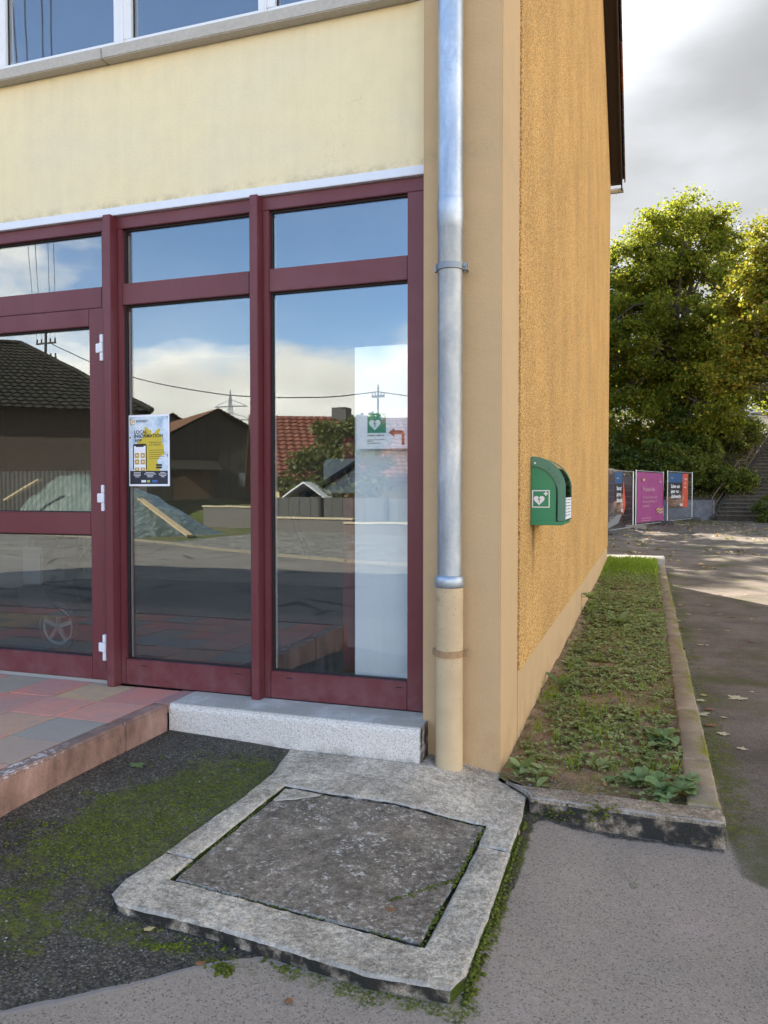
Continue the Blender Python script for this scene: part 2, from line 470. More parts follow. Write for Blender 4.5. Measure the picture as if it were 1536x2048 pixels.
def ground_mat():
    t = T('asphalt')
    co, mo, la, ro = t.attr('coarse'), t.attr('moss'), t.attr('lane'), t.attr('road')
    co = t.sm(t.math('ADD', co, t.math('MULTIPLY', t.math('SUBTRACT', t.noise(9, 6, 0.65), 0.5), 0.5)), 0.42, 0.58)
    d1, c1 = t.vor(190)
    d2, c2 = t.vor(115)
    s1 = t.node('ShaderNodeSeparateColor'); t.l.new(c1, s1.inputs[0])
    s2 = t.node('ShaderNodeSeparateColor'); t.l.new(c2, s2.inputs[0])
    big = t.noise(1.0, 6, 0.62)
    # fine newer mat
    f = t.mix(t.sm(big, 0.32, 0.68), (0.335, 0.268, 0.205), (0.262, 0.212, 0.165))
    f = t.mix(t.sm(t.noise(2.6, 5), 0.55, 0.72, 0, 0.6), f, (0.36, 0.275, 0.225))
    f = t.vary(f, s1.outputs[0], 0.17)
    f = t.vary(f, t.noise(45, 4, 0.7), 0.12)
    f = t.mix(t.math('MULTIPLY', t.sm(s1.outputs[1], 0.90, 0.95), 0.6), f, (0.05, 0.047, 0.045))
    f = t.mix(t.math('MULTIPLY', t.sm(s1.outputs[2], 0.975, 0.985), 0.7), f, (0.36, 0.32, 0.28))
    # coarse old mat: chips in dark bitumen
    c = t.ramp(s2.outputs[0], [(0, (0.046, 0.038, 0.027)), (0.5, (0.096, 0.081, 0.060)), (0.90, (0.150, 0.127, 0.096)), (0.985, (0.16, 0.145, 0.12)), (1, (0.26, 0.235, 0.19))])
    c = t.mix(t.math('MULTIPLY', t.sm(d2, 0.4, 0.75), 0.7), c, (0.024, 0.022, 0.019))
    c = t.vary(c, t.sm(t.noise(2.4, 6, 0.65), 0.3, 0.7), 0.30)
    col = t.mix(co, f, c)
    # trafficked lane beside the house: damp, stained
    l = t.mix(t.sm(t.noise(1.6, 6, 0.65), 0.35, 0.68), (0.205, 0.163, 0.130), (0.112, 0.090, 0.068))
    l = t.vary(l, s1.outputs[0], 0.28)
    l = t.mix(t.math('MULTIPLY', t.sm(s1.outputs[1], 0.8, 0.9), 0.6), l, (0.024, 0.022, 0.022))
    l = t.mix(t.math('MULTIPLY', t.sm(t.noise(1.1, 6, 0.6), 0.50, 0.64), 0.7), l, t.mix(t.noise(70, 3), (0.055, 0.062, 0.014), (0.10, 0.095, 0.03)))
    la = t.sm(t.math('ADD', la, t.math('MULTIPLY', t.math('SUBTRACT', t.noise(3, 5), 0.5), 0.5)), 0.35, 0.65)
    col = t.mix(la, col, l)
    # sun bleached road on the village side
    r = t.mix(t.sm(t.noise(0.5, 6, 0.65), 0.3, 0.7), (0.23, 0.205, 0.165), (0.17, 0.15, 0.125))
    r = t.vary(r, t.noise(14, 4), 0.15)
    r = t.vary(r, t.noise(2.2, 5, 0.65, t.scale((0.5, 3.0, 1))), 0.16)
    rc = t.node('ShaderNodeTexVoronoi', feature='DISTANCE_TO_EDGE'); t.l.new(t.P, rc.inputs['Vector']); rc.inputs['Scale'].default_value = 0.55
    r = t.mix(t.math('MULTIPLY', t.sm(rc.outputs['Distance'], 0.03, 0.008), t.sm(t.noise(0.8, 4), 0.45, 0.55)), r, (0.07, 0.065, 0.055))
    r = t.mix(t.math('MULTIPLY', t.sm(t.vor(1.8)[0], 0.16, 0.06), t.sm(t.noise(0.9, 3), 0.5, 0.58)), r, (0.09, 0.08, 0.07))
    col = t.mix(t.sm(ro, 0.3, 0.7), col, r)
    # moss
    mn = t.math('ADD', t.math('MULTIPLY', t.math('SUBTRACT', t.noise(3.4, 6, 0.68, None, 0.3), 0.5), 1.5), t.math('MULTIPLY', t.math('SUBTRACT', t.noise(15, 5, 0.7), 0.5), 1.5))
    mf = t.sm(t.math('ADD', t.math('MULTIPLY', mo, 0.85), mn), 0.34, 0.66)
    mf = t.math('MULTIPLY', mf, t.sm(t.noise(85, 4, 0.7), 0.40, 0.56))
    mcol = t.ramp(t.noise(26, 5, 0.7), [(0.3, (0.042, 0.050, 0.008)), (0.55, (0.110, 0.126, 0.013)), (0.8, (0.215, 0.225, 0.024))])
    col = t.mix(mf, col, mcol)
    h = t.math('MULTIPLY', t.sm(d2, 0.7, 0.1), co)
    h = t.math('ADD', h, t.math('MULTIPLY', t.noise(150, 3, 0.7), 0.55))
    h = t.math('ADD', h, t.math('MULTIPLY', t.math('MULTIPLY', mf, t.noise(90, 4)), 1.3))
    rough = t.math('ADD', 0.82, t.math('MULTIPLY', t.noise(6, 3), 0.15))
    return t.fin(col, rough, t.bump(h, 0.6, 0.006), spec=0.25)


M_ground = ground_mat()


def soil_mat():
    t = T('bed_soil')
    c = t.mix(t.sm(t.noise(5, 6, 0.65), 0.35, 0.68), (0.43, 0.29, 0.175), (0.24, 0.165, 0.10))
    c = t.vary(c, t.noise(40, 6, 0.7), 0.32)
    ms = t.math('MULTIPLY', t.sm(t.noise(3.3, 5), 0.44, 0.6), t.sm(t.noise(60, 4), 0.35, 0.6))
    c = t.mix(t.math('MULTIPLY', ms, 0.85), c, (0.15, 0.15, 0.035))
    h = t.math('ADD', t.noise(45, 7, 0.75), t.vor(60)[0])
    return t.fin(c, 0.97, t.bump(h, 0.9, 0.02), spec=0.1)


M_soil = soil_mat()


def leaf_mat(name, cols, trans=0.35, rough=0.55):
    t = T(name)
    g = t.node('ShaderNodeNewGeometry')
    c = t.ramp(g.outputs['Random Per Island'], [(i / (len(cols) - 1), k) for i, k in enumerate(cols)])
    c = t.vary(c, t.noise(0.45, 3), 0.22)
    t.fin(c, rough, spec=0.35)
    tr = t.node('ShaderNodeBsdfTranslucent')
    t.l.new(t.mix(0.5, c, (0.33, 0.36, 0.03), 'MIX'), tr.inputs[0])
    mx = t.node('ShaderNodeMixShader'); mx.inputs[0].default_value = trans
    t.l.new(t.b.outputs[0], mx.inputs[1]); t.l.new(tr.outputs[0], mx.inputs[2])
    t.l.new(mx.outputs[0], t.out.inputs[0])
    return t.m


M_leaf_green = leaf_mat('maple_leaf', [(0.085, 0.132, 0.018), (0.140, 0.190, 0.024), (0.215, 0.255, 0.032), (0.30, 0.29, 0.034), (0.40, 0.30, 0.038)], 0.64)
M_leaf_warm = leaf_mat('autumn_leaf', [(0.09, 0.135, 0.018), (0.17, 0.20, 0.024), (0.27, 0.27, 0.028), (0.38, 0.29, 0.03), (0.42, 0.24, 0.04)], 0.48)
M_leaf_dark = leaf_mat('dark_leaf', [(0.036, 0.064, 0.013), (0.062, 0.102, 0.018), (0.105, 0.150, 0.026)], 0.25)
M_leaf_shrub = leaf_mat('shrub_leaf', [(0.038, 0.062, 0.013), (0.075, 0.11, 0.018), (0.14, 0.17, 0.026), (0.24, 0.24, 0.04)], 0.35)
M_leaf_grey = leaf_mat('willow_leaf', [(0.07, 0.09, 0.03), (0.12, 0.14, 0.045), (0.19, 0.20, 0.07)], 0.3)
M_weed = leaf_mat('weed_leaf', [(0.14, 0.18, 0.040), (0.24, 0.30, 0.085), (0.34, 0.41, 0.15), (0.44, 0.50, 0.23), (0.40, 0.34, 0.13)], 0.45, 0.5)
M_weed2 = leaf_mat('broad_weed_leaf', [(0.14, 0.215, 0.07), (0.20, 0.295, 0.11), (0.28, 0.37, 0.17)], 0.42, 0.5)
M_grass = leaf_mat('grass_blade', [(0.13, 0.22, 0.016), (0.20, 0.32, 0.022), (0.30, 0.42, 0.04)], 0.45, 0.5)
M_litter = leaf_mat('fallen_leaf', [(0.30, 0.19, 0.06), (0.45, 0.33, 0.13), (0.52, 0.42, 0.22), (0.36, 0.17, 0.06)], 0.15, 0.7)
M_litter_pale = leaf_mat('pale_fallen_leaf', [(0.42, 0.38, 0.22), (0.55, 0.50, 0.33), (0.46, 0.36, 0.18)], 0.15, 0.7)
M_litter_brown = leaf_mat('brown_fallen_leaf', [(0.15, 0.07, 0.03), (0.24, 0.11, 0.05), (0.30, 0.15, 0.07)], 0.1, 0.7)
M_moss = leaf_mat('moss_tuft', [(0.045, 0.058, 0.007), (0.095, 0.115, 0.012), (0.175, 0.195, 0.022)], 0.2, 0.9)
M_bark = plain('bark', (0.075, 0.06, 0.045), 0.95, var=0.35, sc=8, bump=0.6, bsc=30)


def glass_mat(name, base=0.098, tint=(0.98, 0.99, 0.985)):
    t = T(name)
    t.n.remove(t.b)
    gl = t.node('ShaderNodeBsdfGlossy'); gl.inputs['Roughness'].default_value = 0.0
    gl.inputs["Color"].default_value = (0.88, 0.95, 1.0, 1)
    tr = t.node('ShaderNodeBsdfTransparent'); tr.inputs[0].default_value = (*tint, 1)
    lw = t.node('ShaderNodeLayerWeight'); lw.inputs['Blend'].default_value = 0.5
    f = t.math('ADD', base + 0.036, t.math('MULTIPLY', t.math('POWER', lw.outputs['Facing'], 5.0), 0.85))
    wav = t.bump(t.noise(1.6, 2), 0.02, 0.02)
    df = t.node('ShaderNodeBsdfDiffuse'); df.inputs['Color'].default_value = (0.6, 0.58, 0.54, 1)
    spz = t.node('ShaderNodeSeparateXYZ'); t.l.new(t.P, spz.inputs[0])
    drop = t.sm(t.vor(42, t.scale((1, 1, 0.55)))[0], 0.07, 0.03)
    streak = t.sm(t.noise(30, 4, 0.6, t.scale((1, 1, 0.06))), 0.5, 0.8)
    dirt = t.math('ADD', t.math('MULTIPLY', t.math('ADD', streak, t.math('MULTIPLY', drop, 2.5)), t.math('MULTIPLY', t.sm(spz.outputs[2], 1.3, 0.4), 0.026)), 0.003)
    t.l.new(wav, gl.inputs['Normal'])
    mx = t.node('ShaderNodeMixShader')
    t.l.new(t.math('MINIMUM', f, 0.95), mx.inputs[0]); t.l.new(tr.outputs[0], mx.inputs[1]); t.l.new(gl.outputs[0], mx.inputs[2])
    md = t.node('ShaderNodeMixShader')
    t.l.new(dirt, md.inputs[0]); t.l.new(mx.outputs[0], md.inputs[1]); t.l.new(df.outputs[0], md.inputs[2])
    t.l.new(md.outputs[0], t.out.inputs[0])
    return t.m


M_glass = glass_mat('window_glass')
M_white_pvc = plain('white_pvc', (0.78, 0.78, 0.77), 0.35, var=0.05)
M_hinge = plain('white_hinge_paint', (0.80, 0.80, 0.83), 0.4, var=0.04)
M_flash = plain('pale_flashing', (0.74, 0.77, 0.82), 0.4, var=0.07, sc=14)
M_gasket = plain('black_gasket', (0.012, 0.012, 0.013), 0.6)
M_spacer = plain('aluminium_spacer', (0.75, 0.75, 0.75), 0.35, 0.6)
M_sill = plain('sill_stone', (0.47, 0.435, 0.375), 0.9, var=0.22, sc=45, bump=0.35, bsc=120)
M_paper = plain('white_paper', (0.86, 0.87, 0.90), 0.6, var=0.02)
M_darkwood = plain('dark_stained_board', (0.030, 0.017, 0.011), 0.6, var=0.2)
M_steel = plain('galvanised_steel', (0.50, 0.53, 0.55), 0.4, 0.75, var=0.2, sc=9)
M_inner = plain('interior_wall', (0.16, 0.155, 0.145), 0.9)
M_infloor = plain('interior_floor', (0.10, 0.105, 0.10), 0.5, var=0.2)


def rooftile(name, c1, c2, c3):
    t = T(name)
    oi = t.node('ShaderNodeObjectInfo')
    c = t.ramp(t.noise(4, 6, 0.65), [(0.3, c1), (0.55, c2), (0.8, c3)])
    c = t.vary(c, oi.outputs['Random'], 0.25)
    return t.fin(c, 0.85, t.bump(t.noise(60, 4), 0.3, 0.004), spec=0.2)


M_rt_brown = rooftile('weathered_roof_tile', (0.07, 0.05, 0.04), (0.13, 0.085, 0.065), (0.19, 0.12, 0.09))
M_rt_orange = rooftile('new_orange_roof_tile', (0.30, 0.10, 0.045), (0.40, 0.14, 0.06), (0.46, 0.18, 0.09))
M_rt_dark = rooftile('dark_mossy_tile', (0.018, 0.018, 0.015), (0.04, 0.036, 0.026), (0.085, 0.075, 0.048))
M_rt_red = rooftile('red_pantile', (0.15, 0.055, 0.038), (0.24, 0.092, 0.06), (0.32, 0.15, 0.10))
M_rt_mid = rooftile('brown_pantile', (0.16, 0.085, 0.052), (0.25, 0.14, 0.082), (0.33, 0.20, 0.125))


# ------------------------------------------------------------------ mesh helpers
ORG = {}


class MB:
    def __init__(s):
        s.v, s.f = [], []

    def add(s, vs, fs):
        o = len(s.v)
        s.v += [tuple(v) for v in vs]
        s.f += [tuple(i + o for i in f) for f in fs]
        return s

    def box(s, x0, x1, y0, y1, z0, z1):
        return s.add([(x0, y0, z0), (x1, y0, z0), (x1, y1, z0), (x0, y1, z0), (x0, y0, z1), (x1, y0, z1), (x1, y1, z1), (x0, y1, z1)],
                     [(0, 3, 2, 1), (4, 5, 6, 7), (0, 1, 5, 4), (1, 2, 6, 5), (2, 3, 7, 6), (3, 0, 4, 7)])

    def obox(s, c, ax, ay, az):
        """oriented box: centre and three half-extent vectors"""
        c, ax, ay, az = map(Vector, (c, ax, ay, az))
        vs = [c + sx * ax + sy * ay + sz * az for sz in (-1, 1) for sy, sx in ((-1, -1), (-1, 1), (1, 1), (1, -1))]
        return s.add(vs, [(0, 3, 2, 1), (4, 5, 6, 7), (0, 1, 5, 4), (1, 2, 6, 5), (2, 3, 7, 6), (3, 0, 4, 7)])

    def beam(s, a, b, w, h):
        a, b = Vector(a), Vector(b)
        d = (b - a)
        z = Vector((0, 0, 1)) if abs(d.normalized().z) < 0.95 else Vector((0, 1, 0))
        sx = d.cross(z).normalized() * (w / 2)
        sz = sx.cross(d).normalized() * (h / 2)
        return s.obox((a + b) / 2, d / 2, sx, sz)

    def tube(s, pts, rad, n=10, caps=True):
        pts = [Vector(p) for p in pts]
        rad = rad if isinstance(rad, (list, tuple)) else [rad] * len(pts)
        o = len(s.v)
        for i, p in enumerate(pts):
            d = (pts[min(i + 1, len(pts) - 1)] - pts[max(i - 1, 0)]).normalized()
            a = d.cross(Vector((0, 0, 1)) if abs(d.z) < 0.9 else Vector((1, 0, 0))).normalized()
            b = d.cross(a).normalized()
            for k in range(n):
                t = 2 * math.pi * k / n
                s.v.append(tuple(p + (a * math.cos(t) + b * math.sin(t)) * rad[i]))
        for i in range(len(pts) - 1):
            for k in range(n):
                q = (k + 1) % n
                s.f.append((o + i * n + k, o + i * n + q, o + (i + 1) * n + q, o + (i + 1) * n + k))
        if caps:
            s.f.append(tuple(o + k for k in reversed(range(n))))
            s.f.append(tuple(o + (len(pts) - 1) * n + k for k in range(n)))
        return s

    def lathe(s, cx, cy, prof, n=32):
        o = len(s.v)
        for r, z in prof:
            for k in range(n):
                t = 2 * math.pi * k / n
                s.v.append((cx + r * math.cos(t), cy + r * math.sin(t), z))
        for i in range(len(prof) - 1):
            for k in range(n):
                q = (k + 1) % n
                s.f.append((o + i * n + k, o + i * n + q, o + (i + 1) * n + q, o + (i + 1) * n + k))
        return s

    def prism(s, poly, ax_o, ax_u, ax_v, ext):
        """poly in (u,v) about origin, extruded by vector ext"""
        O, U, V, E = map(Vector, (ax_o, ax_u, ax_v, ext))
        n = len(poly)
        a = [O + U * p[0] + V * p[1] for p in poly]
        b = [p + E for p in a]
        return s.add(a + b, [tuple(range(n))[::-1], tuple(range(n, 2 * n))] + [(i, (i + 1) % n, n + (i + 1) % n, n + i) for i in range(n)])

    def flat(s, poly, O, U, V):
        O, U, V = map(Vector, (O, U, V))
        return s.add([O + U * p[0] + V * p[1] for p in poly], [tuple(range(len(poly)))])

    def build(s, name, m, parent=None, smooth=False, bevel=0.0, seg=2, kind=None, color=None):
        org = Vector((0, 0, 0))
        p = parent
        while p is not None:
            if p in ORG:
                org = ORG[p]
            p = p.parent
        me = bpy.data.meshes.new(name)
        me.from_pydata([(x - org.x, y - org.y, z - org.z) for x, y, z in s.v], [], s.f)
        me.update()
        bm = bmesh.new()
        bm.from_mesh(me)
        bmesh.ops.recalc_face_normals(bm, faces=bm.faces)
        if bevel > 0:
            bmesh.ops.remove_doubles(bm, verts=bm.verts, dist=1e-5)
            eg = [e for e in bm.edges if len(e.link_faces) == 2 and e.calc_face_angle(0) > 0.5]
            bmesh.ops.bevel(bm, geom=eg, offset=bevel, segments=seg, affect='EDGES', clamp_overlap=True)
        bm.to_mesh(me)
        bm.free()
        if smooth:
            for poly in me.polygons:
                poly.use_smooth = True
            me.set_sharp_from_angle(angle=R(40))
        me.materials.append(m)
        o = bpy.data.objects.new(name, me)
        COL.objects.link(o)
        if parent is not None:
            o.parent = parent
        if kind:
            o['kind'] = kind
        if color:
            o.color = (*color, 1)
        return o


def tag(o, label, cat=None, group=None, kind=None):
    o['label'] = label
    if cat: o['category'] = cat
    if group: o['group'] = group
    if kind: o['kind'] = kind
    return o


def thing(name, label, cat, loc=(0, 0, 0), group=None):
    o = bpy.data.objects.new(name, None)
    o.empty_display_size = 0.2
    COL.objects.link(o)
    o.location = loc
    ORG[o] = Vector(loc)
    tag(o, label, cat, group)
    return o


def arr_mesh(name, verts, faces, m, parent=None, kind=None, origin=(0, 0, 0), smooth=False):
    """verts (N,3), faces (M,k) numpy -> object"""
    verts = np.asarray(verts, np.float32) - np.asarray(origin, np.float32)
    faces = np.asarray(faces, np.int32)
    me = bpy.data.meshes.new(name)
    me.vertices.add(len(verts)); me.vertices.foreach_set('co', verts.ravel())
    k = faces.shape[1]
    me.loops.add(faces.size); me.loops.foreach_set('vertex_index', faces.ravel())
    me.polygons.add(len(faces)); me.polygons.foreach_set('loop_start', np.arange(0, faces.size, k, dtype=np.int32))
    if smooth:
        me.polygons.foreach_set('use_smooth', np.ones(len(faces), bool))
    me.update(calc_edges=True)
    me.validate()
    me.materials.append(m)
    o = bpy.data.objects.new(name, me)
    COL.objects.link(o)
    if parent is not None:
        o.parent = parent
    else:
        o.location = origin
    if kind: o['kind'] = kind
    return o


def vnoise(x, y, seed=0):
    xi, yi = np.floor(x).astype(np.int64), np.floor(y).astype(np.int64)
    fx, fy = x - xi, y - yi
    fx, fy = fx * fx * (3 - 2 * fx), fy * fy * (3 - 2 * fy)

    def h(a, b):
        n = (a * 374761393 + b * 668265263 + seed * 974634777) & 0xffffffff
        n = ((n ^ (n >> 13)) * 1274126177) & 0xffffffff
        return ((n ^ (n >> 16)) & 0xffff) / 65535.0
    return (h(xi, yi) * (1 - fx) + h(xi + 1, yi) * fx) * (1 - fy) + (h(xi, yi + 1) * (1 - fx) + h(xi + 1, yi + 1) * fx) * fy


def fbm(x, y, o=4, seed=0):
    x, y = np.asarray(x, float), np.asarray(y, float)
    s, a, t = 0, 1, 0
    for i in range(o):
        s = s + a * vnoise(x * 2 ** i, y * 2 ** i, seed + i); t += a; a *= 0.5
    return s / t


def sst(x, a, b):
    t = np.clip((np.asarray(x, float) - a) / (b - a), 0, 1)
    return t * t * (3 - 2 * t)


def leaf_mesh(centers, size, up=0.5, aspect=0.62, normals=None, fold=0.18):
    """diamond leaves folded on the midrib; returns verts, quad faces (two per leaf joined as tri-pairs)"""
    n = len(centers)
    nr = rng.normal(size=(n, 3)); nr[:, 2] = np.abs(nr[:, 2]) + up
    if normals is not None: nr = normals + nr * 0.35
    nr /= np.linalg.norm(nr, axis=1)[:, None]
    t = rng.normal(size=(n, 3)); t -= nr * np.sum(t * nr, 1)[:, None]; t /= np.linalg.norm(t, axis=1)[:, None]
    s = np.cross(nr, t)
    L = (np.asarray(size) * rng.uniform(0.65, 1.3, n))[:, None]
    Wd = L * aspect
    a = centers - t * L * 0.5
    b = centers + s * Wd * 0.5 + nr * L * fold
    c = centers + t * L * 0.5
    d = centers - s * Wd * 0.5 + nr * L * fold
    v = np.stack([a, b, c, d], 1).reshape(-1, 3)
    f = np.arange(n * 4).reshape(n, 4)
    return v, f


def text_geo(txt, size, bold=0.0, align='LEFT', sx=1.0):
    cu = bpy.data.curves.new('txt', 'FONT')
    cu.body = txt; cu.size = size; cu.align_x = align; cu.offset = bold; cu.resolution_u = 3
    cu.fill_mode = 'FRONT'
    ob = bpy.data.objects.new('txt', cu)
    COL.objects.link(ob)
    bpy.context.view_layer.update()
    me = bpy.data.meshes.new_from_object(ob)
    vs = [(v.co.x * sx, v.co.y) for v in me.vertices]
    fs = [tuple(p.vertices) for p in me.polygons]
    bpy.data.objects.remove(ob); bpy.data.curves.remove(cu); bpy.data.meshes.remove(me)
    return vs, fs


def mtext(mb, txt, size, O, U, V, bold=0.0, align='LEFT', sx=1.0):
    vs, fs = text_geo(txt, size, bold, align, sx)
    O, U, V = map(Vector, (O, U, V))
    return mb.add([O + U * a + V * b for a, b in vs], fs)


HEART = []
for i in range(40):
    t_ = 2 * math.pi * i / 40
    HEART.append((16 * math.sin(t_) ** 3 / 34, (13 * math.cos(t_) - 5 * math.cos(2 * t_) - 2 * math.cos(3 * t_) - math.cos(4 * t_)) / 34))
BOLT = [(-0.03, 0.30), (-0.14, -0.03), (-0.01, 0.0), (-0.02, -0.20), (-0.06, -0.19), (0.02, -0.34), (0.06, -0.17), (0.025, -0.185), (0.13, 0.10), (-0.02, 0.065), (0.04, 0.28)]
CROSS = [(-.15, .5), (.15, .5), (.15, .15), (.5, .15), (.5, -.15), (.15, -.15), (.15, -.5), (-.15, -.5), (-.15, -.15), (-.5, -.15), (-.5, .15), (-.15, .15)]


def sc2(poly, k, du=0, dv=0, ky=None):
    return [(p[0] * k + du, p[1] * (ky or k) + dv) for p in poly]


def rrect(u0, u1, v0, v1, r, n=4):
    out = []
    for cx, cy, a0 in ((u1 - r, v1 - r, 0), (u0 + r, v1 - r, 90), (u0 + r, v0 + r, 180), (u1 - r, v0 + r, 270)):
        for i in range(n + 1):
            a = R(a0 + 90 * i / n)
            out.append((cx + r * math.cos(a), cy + r * math.sin(a)))
    return out


# ================================================================== GROUND
def zslab(x, y):
    s = np.clip((np.asarray(y) + 1.6) / 1.45, 0, 1)
    return 0.062 * s * np.clip(-np.asarray(x) / 0.35, 0, 1)


def zground(x, y, hill_on=True):
    x, y = np.asarray(x, float), np.asarray(y, float)
    z = -0.045 - 0.042 * sst(x, 0.1, 0.6) * sst(y, -2.2, -0.8)
    zr_ = np.interp(y, [-3.4, -2.6, -1.6, -1.25, -0.5, -0.15], [-0.045, -0.045, -0.036, 0.004, 0.034, 0.056])
    zl_ = np.interp(y, [-3.4, -2.6, -2.0, -1.2, -0.15], [-0.045, -0.02, 0.03, 0.084, 0.090])
    zz_ = zr_ + (zl_ - zr_) * np.clip((-x - 1.05) / 0.75, 0, 1)
    kx_ = sst(-x, 0.8, 1.03) * (y > -3.4)
    z = z * (1 - kx_) + zz_ * kx_
    z = z + np.where(y > 20, (y - 20) * 0.013, 0)
    # hillside behind the yard
    if hill_on:
        z = z + sst(y + 0.05 * x, 33.9, 42.5) * 3.7 + 0.95 * sst(y + 0.05 * x, 33.35, 33.6) + sst(y, 42, 60) * 2.0
        # cutting for the flight of steps
        px_, py_q = x - 3.53, y - 32.95
        det = 0.965 * 0.914 - 0.405 * -0.262
        a_ = (px_ * 0.914 - py_q * 0.405) / det
        s_q = (0.965 * py_q + 0.262 * px_) / det
        zs = 0.11 + 0.168 * np.where(s_q < 3.36, s_q / 0.305, np.where(s_q < 4.26, 11, 11 + (s_q - 4.26) / 0.305)) - 0.12
        wcut = sst(a_, -0.45, -0.15) * (1 - sst(a_, 3.3, 3.7)) * (s_q < 7.6) * (s_q > -1.0)
        z = np.where(wcut > 0, np.minimum(z, z * (1 - wcut) + np.maximum(zs, -0.1) * wcut), z)
    z = z + (fbm(x * 2.2, y * 2.2, 3, 5) - 0.5) * 0.012 * (np.hypot(x, y) < 25)
    return z


def graded(lo, hi, d0, c0, c1, g=1.13):
    a = list(np.arange(c0, c1, d0))
    s, d = c1, d0
    up = []
    while s < hi:
        up.append(s); d *= g; s += d
    up.append(hi)
    s, d = c0, d0
    dn = []
    while s > lo:
        d *= g; s -= d; dn.append(max(s, lo))
    return np.array(sorted(set(dn)) + a + up)


gx = graded(-1500, 1500, 0.035, -2.2, 1.6)
gy = graded(-1500, 1500, 0.035, -2.9, 0.4, 1.06)
GX, GY = np.meshgrid(gx, gy)
GZ = zground(GX, GY, False)
nxg, nyg = len(gx), len(gy)
idx = np.arange(nxg * nyg).reshape(nyg, nxg)
gf = np.stack([idx[:-1, :-1], idx[:-1, 1:], idx[1:, 1:], idx[1:, :-1]], -1).reshape(-1, 4)
ground = arr_mesh('ground', np.stack([GX, GY, GZ], -1).reshape(-1, 3), gf, M_ground, kind='structure', smooth=True)
tag(ground, 'grey asphalt yard and road, mossy and coarse beside the slab')


def kerb_y(x):          # far edge of the village road
    return np.interp(x, [-60, -20.2, -13.6, -7.9, -4.7, 6, 60], [-30, -16.84, -14.9, -11.77, -10.3, -7.6, -3])


edge_y = np.interp(GX, [-4, -1.3, -1.0, -0.88, -0.76, -0.66, -0.53, -0.42, 0.2], [-2.75, -2.25, -2.13, -2.04, -1.92, -1.82, -1.71, -1.65, -1.62])
coarse = sst(GY - edge_y, -0.02, 0.03) * (1 - sst(GX, -0.45, -0.35)) + (1 - sst(np.hypot((GX - 0.19) / 0.065, (GY + 0.75) / 0.75), 0.6, 1.2)) * 0.62
coarse = np.maximum(coarse, 0.58 * (1 - sst(np.abs(GY + 0.34), 0.02, 0.07)) * (GX > 0.1) * (GX < 1.0))
moss = np.exp(-((GX + 1.27 - 0.25 * (GY + 1.0)) / 0.36) ** 2 - ((GY + 0.98) / 0.60) ** 2) * 1.7
moss = np.maximum(moss, 0.8 * np.exp(-((GX + 1.30) / 0.3) ** 2 - ((GY + 1.70) / 0.35) ** 2))
moss *= 1 - 0.85 * np.exp(-((GX + 1.66) / 0.14) ** 2) * (GY > -1.5)
moss = np.maximum(moss, 0.75 * (1 - sst(np.abs(GX - 0.215), 0.01, 0.045)) * (GY < -0.25) * (GY > -1.75))
moss = np.maximum(moss, 0.6 * (1 - sst(np.abs(GX - 1.04), 0.02, 0.25)) * (GY > -0.3) * (GY < 11.5))
moss = np.maximum(moss, 0.62 * (1 - sst(np.abs(GY + 1.72), 0.02, 0.09)) * (GX > -1.15) * (GX < 0.2))
moss = np.maximum(moss, 0.7 * (1 - sst(np.hypot((GX - 2.6) / 2.2, (GY - 31.2) / 1.6), 0.6, 1.1)))
lane = sst(GX + 0.25 * np.maximum(0, -GY - 0.4) * 0, 0.96, 1.08) * sst(GY + 0.55 * (GX - 1.0), -0.65, -0.45)
lane = np.where(GY > 11, 1.0, lane)
road = (1 - sst(GY, -4.6, -3.6)) * sst(GY - kerb_y(GX), -0.3, 0.0)
hillm = np.zeros_like(GX)
for nm, A in (('coarse', coarse), ('moss', np.maximum(moss, hillm)), ('lane', lane), ('road', road)):
    at = ground.data.attributes.new(nm, 'FLOAT', 'POINT')
    at.data.foreach_set('value', A.astype(np.float32).ravel())

hxs, hys = np.arange(-24, 24.01, 0.25), np.arange(33.2, 62, 0.25)
HX, HY = np.meshgrid(hxs, hys)
HZ = np.where(HY < 33.3, -0.2, zground(HX, HY))
ih = np.arange(HX.size).reshape(HX.shape)
M_bank = plain('bank_soil', (0.060, 0.050, 0.026), 0.95, var=0.4, sc=2.5, bump=0.6, bsc=12)
bank = arr_mesh('bank', np.stack([HX, HY, HZ], -1).reshape(-1, 3), np.stack([ih[:-1, :-1], ih[:-1, 1:], ih[1:, 1:], ih[1:, :-1]], -1).reshape(-1, 4), M_bank, kind='structure', smooth=True)
tag(bank, 'steep wooded bank behind the retaining wall')

sm_ = MB()
sx_ = np.concatenate([np.arange(-1.9, -0.45, 0.012)])
pts_ = []
for x in sx_:
    y = float(np.interp(x, [-4, -1.3, -1.0, -0.88, -0.76, -0.66, -0.53, -0.42, 0.2], [-2.75, -2.25, -2.13, -2.04, -1.92, -1.82, -1.71, -1.65, -1.62])) - 0.012 + 0.05 * (float(fbm(x * 7, 2.0, 4, 5)) - 0.5)
    pts_.append((x, y, float(zground(x, y)) - 0.004))
sm_.tube(pts_, [(0.003 + 0.013 * float(fbm(x * 11, 7.0, 3, 2))) * float(sst(-x, 0.45, 0.62)) + 0.001 for x in sx_], 7)
M_seam = plain('asphalt_bead', (0.19, 0.17, 0.155), 0.95, var=0.2, sc=30, bump=0.5, bsc=90)
tag(sm_.build('asphalt_seam', M_seam, None, smooth=True, kind='structure'), 'raised edge of the newer asphalt patch')

